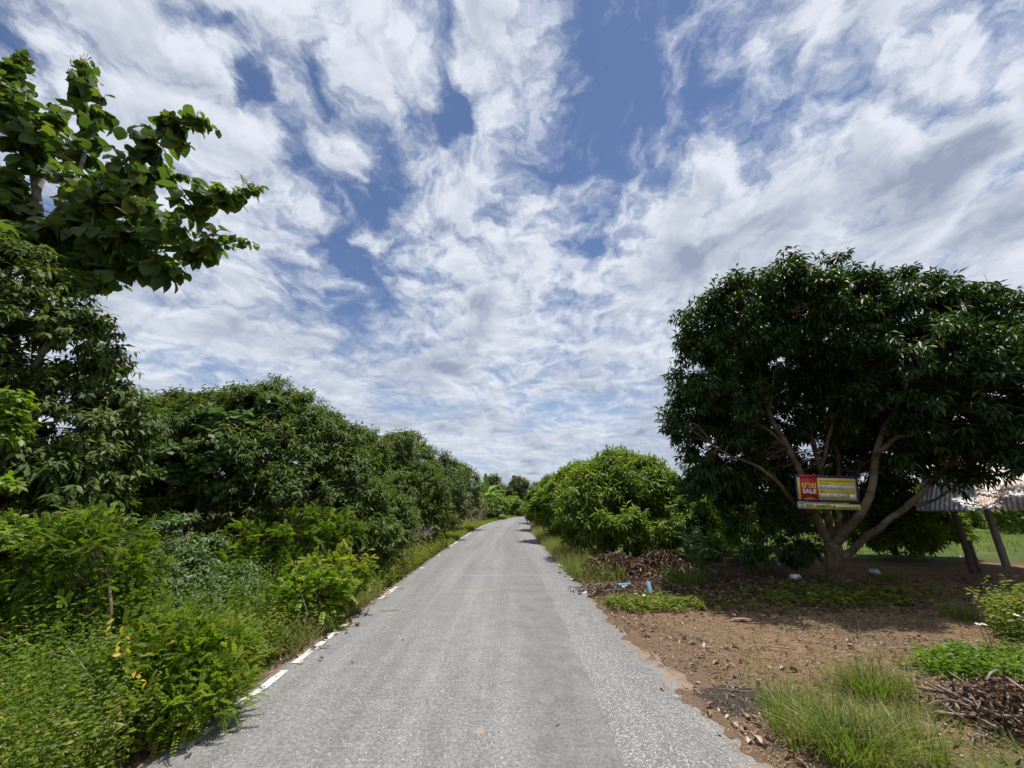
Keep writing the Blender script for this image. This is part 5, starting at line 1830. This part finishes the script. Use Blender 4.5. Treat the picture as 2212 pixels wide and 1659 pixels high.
def crumple(label, px, py, r, seed, flat=.45, mat='white_plastic'):
    q = np.random.default_rng(seed)
    c = gnd(px, py)
    c[2] = float(gz(c[0], c[1]))
    th = np.linspace(0, math.pi, 7)
    ph = np.arange(10) * 2 * math.pi / 10
    V = np.array([(math.sin(a) * math.cos(b), math.sin(a) * math.sin(b), math.cos(a) * flat) for a in th for b in ph]) * r * q.uniform(.65, 1.25, (70, 1)) + (0, 0, r * flat * .7)
    Q = [(i * 10 + j, i * 10 + (j + 1) % 10, (i + 1) * 10 + (j + 1) % 10, (i + 1) * 10 + j) for i in range(6) for j in range(10)]
    mb = MB()
    mb.quads(V, Q)
    o = mb.build('plastic_bag', mat, None, loc=c)
    tag(o, label, 'litter')


crumple('crumpled pale plastic bag on the soil right of the mango trunk', 1892, 1246, .11, 4)
crumple('crumpled white plastic scrap at the foot of the small dark shrub', 1682, 1226, .07, 5, .6)
crumple('small white plastic scrap behind the shed post', 2082, 1208, .09, 6, .3)


# ------------------------------------------------------------------ dead brush piles
def dry_curl(seed):
    v, f = LANCE8
    v = v.copy()
    r = np.random.default_rng(seed)
    v[:, 2] += .35 * np.abs(v[:, 1]) + .25 * v[:, 0] * (v[:, 0] - .5) + r.normal(0, .03, len(v))
    return v, f


def brush(label, px, py, rx, ry, H, nbr, nl, rng, Lb=.8, leafL=.15, cat='brush pile', lt=.3, pale=.2):
    c = gnd(px, py)
    c[2] = float(gz(c[0], c[1]))
    t = thing('brush_pile', label, cat, c, 'piles of dead brush on the right')
    for k in range(nbr):
        a = rng.uniform(0, 6.28)
        p = np.array((rng.normal(0, rx * .45), rng.normal(0, ry * .45), 0))
        p[2] = H * max(0, 1 - (p[0] / rx) ** 2 - (p[1] / ry) ** 2) * rng.uniform(.2, 1.0) + .02
        d = np.array((math.cos(a), math.sin(a), rng.normal(0, .22)))
        ln = Lb * rng.uniform(.4, 1.1)
        p0, p1 = p - d * ln / 2, p + d * ln / 2
        p0[2], p1[2] = max(p0[2], .01), max(p1[2], .01)
        mb = MB()
        r0 = rng.uniform(.004, .013)
        pts = curve([p0, p + rng.normal(0, .05, 3) * (1, 1, .4), p1], 7)
        pts[:, 2] = np.maximum(pts[:, 2], .008)
        tube(mb, pts, np.linspace(r0, r0 * .5, 7), 5)
        mb.build('dead_branch', 'dead_wood', t, True)
    mb = MB()
    p = np.stack((rng.normal(0, rx * .5, nl), rng.normal(0, ry * .5, nl), np.zeros(nl)), -1)
    p[:, 2] = H * np.maximum(0, 1 - (p[:, 0] / rx) ** 2 - (p[:, 1] / ry) ** 2) * rng.uniform(.1, 1.05, nl) + .015
    add_leaves(mb, p, nrm(rdir(rng, nl) * (1, 1, .6) - UPV * .15), nrm(UPV + rdir(rng, nl) * .8), leafL * rng.uniform(.5, 1.2, nl), leafL * .34,
               np.where(rng.random(nl) < pale, rng.uniform(.7, 1, nl), rng.normal(lt, .15, nl)), dry_curl(5))
    mb.build('dry_leaves', 'dry_leaf', t, kind='stuff')
    return t


rng = np.random.default_rng(100)
brush('brown pile of dead branches and leaves at the right road edge', 1330, 1240, .95, .7, .42, 34, 2600, rng, .9, .13, lt=.28, pale=.1)
brush('dead brush heaped under the broad-leaved clump', 1425, 1235, .8, .6, .42, 20, 1500, rng, .8, .15, lt=.22, pale=.08)
brush('heap of pale dead branches and curled leaves in the bottom right corner', 2235, 1590, .5, .5, .28, 60, 2600, rng, .6, .055, lt=.22, pale=.22)
brush('flattened dead twigs and leaves at the asphalt edge by the brush', 1300, 1278, .5, .3, .07, 22, 420, rng, .5, .09, lt=.3, pale=.12)
# pale broken log by the corner pile
p0, p1 = gnd(2010, 1558), gnd(2120, 1562)
mb = MB()
tube(mb, curve([np.zeros(3) + (0, 0, .04), (p1 - p0) * .5 + (0, 0, .05), (p1 - p0) + (0, .02, .06)], 9), (.014, .018, .026, .034, .034, .036, .035, .036, .03), 8)
o = mb.build('broken_branch', 'dead_wood', None, True, loc=p0)
tag(o, 'thick pale broken branch lying beside the corner brush heap', 'branch')

# ------------------------------------------------------------------ litter on the soil: leaves, twigs, stones
rng = np.random.default_rng(110)
LM = []
for q in range(8):
    mb = MB()
    v_, f_ = dry_curl(q)
    v_ = v_ * (1, .36, 1)
    mb.add(v_ - (.5, 0, 0), f_, (.2, .35, .5, .65, .8, .9, 1.0, .75)[q])
    LM.append(mb.mesh('fallen_leaf', 'dry_leaf'))


def scatter_leaf(x, y, s, label, group):
    on = left_edge(y) < x < left_edge(y) + road_w(y) - .05
    z = float(road_z(x, y)) if on else float(gz(x, y))
    o = bpy.data.objects.new('fallen_leaf', LM[int(rng.integers(8))])
    COL.objects.link(o)
    o.location = (x, y, z + .008 + .015 * rng.random())
    o.rotation_euler = (rng.normal(0, .25), rng.normal(0, .25), rng.uniform(0, 6.28))
    o.scale = (s, s * rng.uniform(.8, 1.3), s)
    tag(o, label, 'leaf', group)


LA, GA = 'dry curled leaf lying on the sunlit brown soil beside the road', 'dry leaves on the sunlit soil'
for px, py, rx, ry, n in ((1510, 1432, .22, .14, 26), (1450, 1385, .25, .12, 14), (1545, 1405, .2, .1, 12), (1600, 1560, .16, .16, 16), (1735, 1620, .2, .16, 16), (1660, 1590, .18, .2, 16),
                          (1975, 1398, .35, .12, 16), (2090, 1425, .35, .14, 18), (1890, 1400, .4, .14, 12), (2060, 1450, .3, .1, 10), (1560, 1345, .5, .15, 12), (1750, 1480, .5, .3, 12), (1370, 1345, .25, .2, 10)):
    q = gnd(px, py)
    for _ in range(n):
        scatter_leaf(q[0] + rng.normal(0, rx), q[1] + rng.normal(0, ry), rng.choice((.035, .045, .055, .07, .1)), LA, GA)
LA, GA = 'brown leaf lying against the left road edge', 'dry leaves at the left road edge'
for cy, n in ((5.1, 14), (5.9, 18), (6.4, 18), (4.4, 8), (7.2, 8)):
    for _ in range(n):
        y = cy + rng.normal(0, .22)
        scatter_leaf(float(left_edge(y)) + abs(rng.normal(0, .16)) - .1, y, rng.uniform(.06, .12), LA, GA)
LA, GA = 'single small dead leaf lying on the open asphalt', 'dead leaves on the open asphalt'
for px, py in ((690, 1408), (655, 1420), (530, 1490), (1205, 1580), (450, 1615), (640, 1445), (870, 1390), (760, 1440)):
    q = gnd(px, py)
    scatter_leaf(q[0], q[1], rng.uniform(.035, .06), LA, GA)

# twigs on the soil and road
rng = np.random.default_rng(111)


def stick(x0, y0, ang, ln, r, label, group, seed):
    q = np.random.default_rng(seed)
    d = np.array((math.cos(ang), math.sin(ang), 0))
    pts = curve([(0, 0, 0), d * ln * .33 + q.normal(0, .03, 3) * (1, 1, 0), d * ln * .66 + q.normal(0, .03, 3) * (1, 1, 0), d * ln], 8)
    xs, ys_ = pts[:, 0] + x0, pts[:, 1] + y0
    on = (xs > left_edge(ys_)) & (xs < left_edge(ys_) + road_w(ys_))
    pts[:, 2] = np.where(on, road_z(xs, ys_), gz(xs, ys_)) + r * .9
    z = float(pts[0, 2])
    pts[:, 2] -= z
    mb = MB()
    tube(mb, pts, np.linspace(r, r * .5, 8), 5)
    o = mb.build('fallen_twig', 'dead_wood', None, True, loc=(x0, y0, z))
    tag(o, label, 'twig', group)


for k in range(110):
    x, y = rng.uniform(1.8, 5.6), rng.uniform(4.0, 5.9)
    stick(x, y, rng.normal(0, .35) + (math.pi if rng.random() < .5 else 0), rng.uniform(.08, .4), rng.uniform(.002, .006), 'dark dead twig lying on the sunlit brown soil', 'dead twigs on the sunlit soil', k)
for k, (px, py, a, ln) in enumerate(((640, 1390, .1, .2), (690, 1405, .4, .12), (735, 1350, .2, .25), (745, 1355, -.3, .2), (800, 1268, .0, .3), (845, 1275, .1, .25), (560, 1480, 1.2, .12), (1250, 1330, .2, .1), (820, 1322, .0, .3))):
    q = gnd(px, py)
    stick(q[0], q[1], a, ln, .005, 'thin dead twig lying on the asphalt', 'dead twigs on the asphalt', 200 + k)

# leaf litter mass under the mango tree and along edges
rng = np.random.default_rng(112)
mb = MB()
xy = np.concatenate((blob(4.6, 7.6, 2.6, 1.6)(rng, 3000), blob(3.4, 8.0, 1.4, .9)(rng, 1200), blob(8.2, 7.6, 2.0, 1.4)(rng, 500), in_rect(1.55, 6.4, 3.4, 6.3)(rng, 1500), blob(2.2, 3.3, .3, .5)(rng, 220),
                     along_left(4.5, 8.2, -.05, .35)(rng, 500), along_right(5.5, 9.5, -.1, .5)(rng, 420)))
n = len(xy)
p = np.column_stack((xy, gz(xy[:, 0], xy[:, 1]) + .008 + .03 * rng.random(n)))
add_leaves(mb, p, nrm(rdir(rng, n) * (1, 1, .25)), nrm(UPV + rdir(rng, n) * .5), np.where(xy[:, 1] < 6.2, rng.uniform(.02, .06, n), rng.uniform(.04, .13, n)), rng.uniform(.012, .03, n), np.clip(rng.normal(.42, .26, n), 0, 1), dry_curl(3))
tag(mb.build('leaf_litter', 'dry_leaf', None), 'brown leaf litter covering the shaded soil under the mango tree', 'leaf litter', kind='stuff')
# fine gravel on the pull-in
mb = MB()
xy = in_rect(1.35, 6.5, 3.0, 6.3)(rng, 5200)
n = len(xy)
rad = rng.uniform(.003, .011, n) * (1 + (rng.random(n) < .04) * .9)
z = gz(xy[:, 0], xy[:, 1])
oct_ = np.array([(1, 0, 0), (-.9, .2, 0), (.1, 1, 0), (-.1, -1, 0), (0, 0, .7), (0, 0, -.5)])
V = np.column_stack((xy, z + rad * .3))[:, None, :] + rad[:, None, None] * oct_[None] * rng.uniform(.6, 1.3, (n, 6, 1))
F = np.array([(0, 2, 4), (2, 1, 4), (1, 3, 4), (3, 0, 4), (2, 0, 5), (1, 2, 5), (3, 1, 5), (0, 3, 5)])
mb.add(V.reshape(-1, 3), (F[None] + (np.arange(n) * 6)[:, None, None]).reshape(-1, 3))
tag(mb.build('gravel', 'stone', None), 'fine tan gravel strewn over the bare pull-in', 'gravel', kind='stuff')
mb = MB()
n = 3200
yy_ = rng.uniform(2.4, 9.0, n)
xx_ = left_edge(yy_) + road_w(yy_) + rng.normal(.02, .16, n)
onr = xx_ < left_edge(yy_) + road_w(yy_) - .06
zz_ = np.where(onr, road_z(xx_, yy_), gz(xx_, yy_))
rad = rng.uniform(.002, .008, n)
V = np.column_stack((xx_, yy_, zz_ + rad * .3))[:, None, :] + rad[:, None, None] * oct_[None] * rng.uniform(.6, 1.3, (n, 6, 1))
mb.add(V.reshape(-1, 3), (F[None] + (np.arange(n) * 6)[:, None, None]).reshape(-1, 3))
tag(mb.build('edge_grit', 'stone', None), 'loose grit along the ragged right edge of the asphalt', 'grit', kind='stuff')
# long tan fallen leaf of the broad-leaved clump, and straw fallen over the left weeds
for px, py, a, L_, lab in ((1595, 1345 - 0, .1, .34, 'long tan withered leaf on the dark soil under the mango'),):
    q = gnd(px - 15, 1345)
    mb = MB()
    v_, f_ = big_leaf(L_, .04, .1, 3, .5)
    mb.add(v_, f_, .75)
    o = mb.build('withered_leaf', 'dry_leaf', None, loc=(q[0], q[1], float(gz(q[0], q[1])) + .02))
    o.rotation_euler = (0, 0, a)
    tag(o, lab, 'leaf')
for k, (pa, pb) in enumerate((((195, 1562), (275, 1560)), ((205, 1572), (268, 1548)))):
    a_, b_ = at(*pa, 2.95), at(*pb, 2.95)
    v_, f_ = big_leaf(np.linalg.norm(b_ - a_), .009, .15, k, .4)
    mb = MB()
    mb.add(v_, f_, .9)
    o = mb.build('straw_blade', 'dry_grass', None, loc=a_)
    aa, ss_, nn = leaf_frames((b_ - a_)[None], np.array([(0, -.3, 1.0)]))
    o.matrix_world = Matrix(((aa[0][0], ss_[0][0], nn[0][0], a_[0]), (aa[0][1], ss_[0][1], nn[0][1], a_[1]), (aa[0][2], ss_[0][2], nn[0][2], a_[2]), (0, 0, 0, 1)))
    tag(o, ('yellow straw blade lying flat across the left weeds', 'yellow straw blade slanting up across the left weeds')[k], 'grass blade')
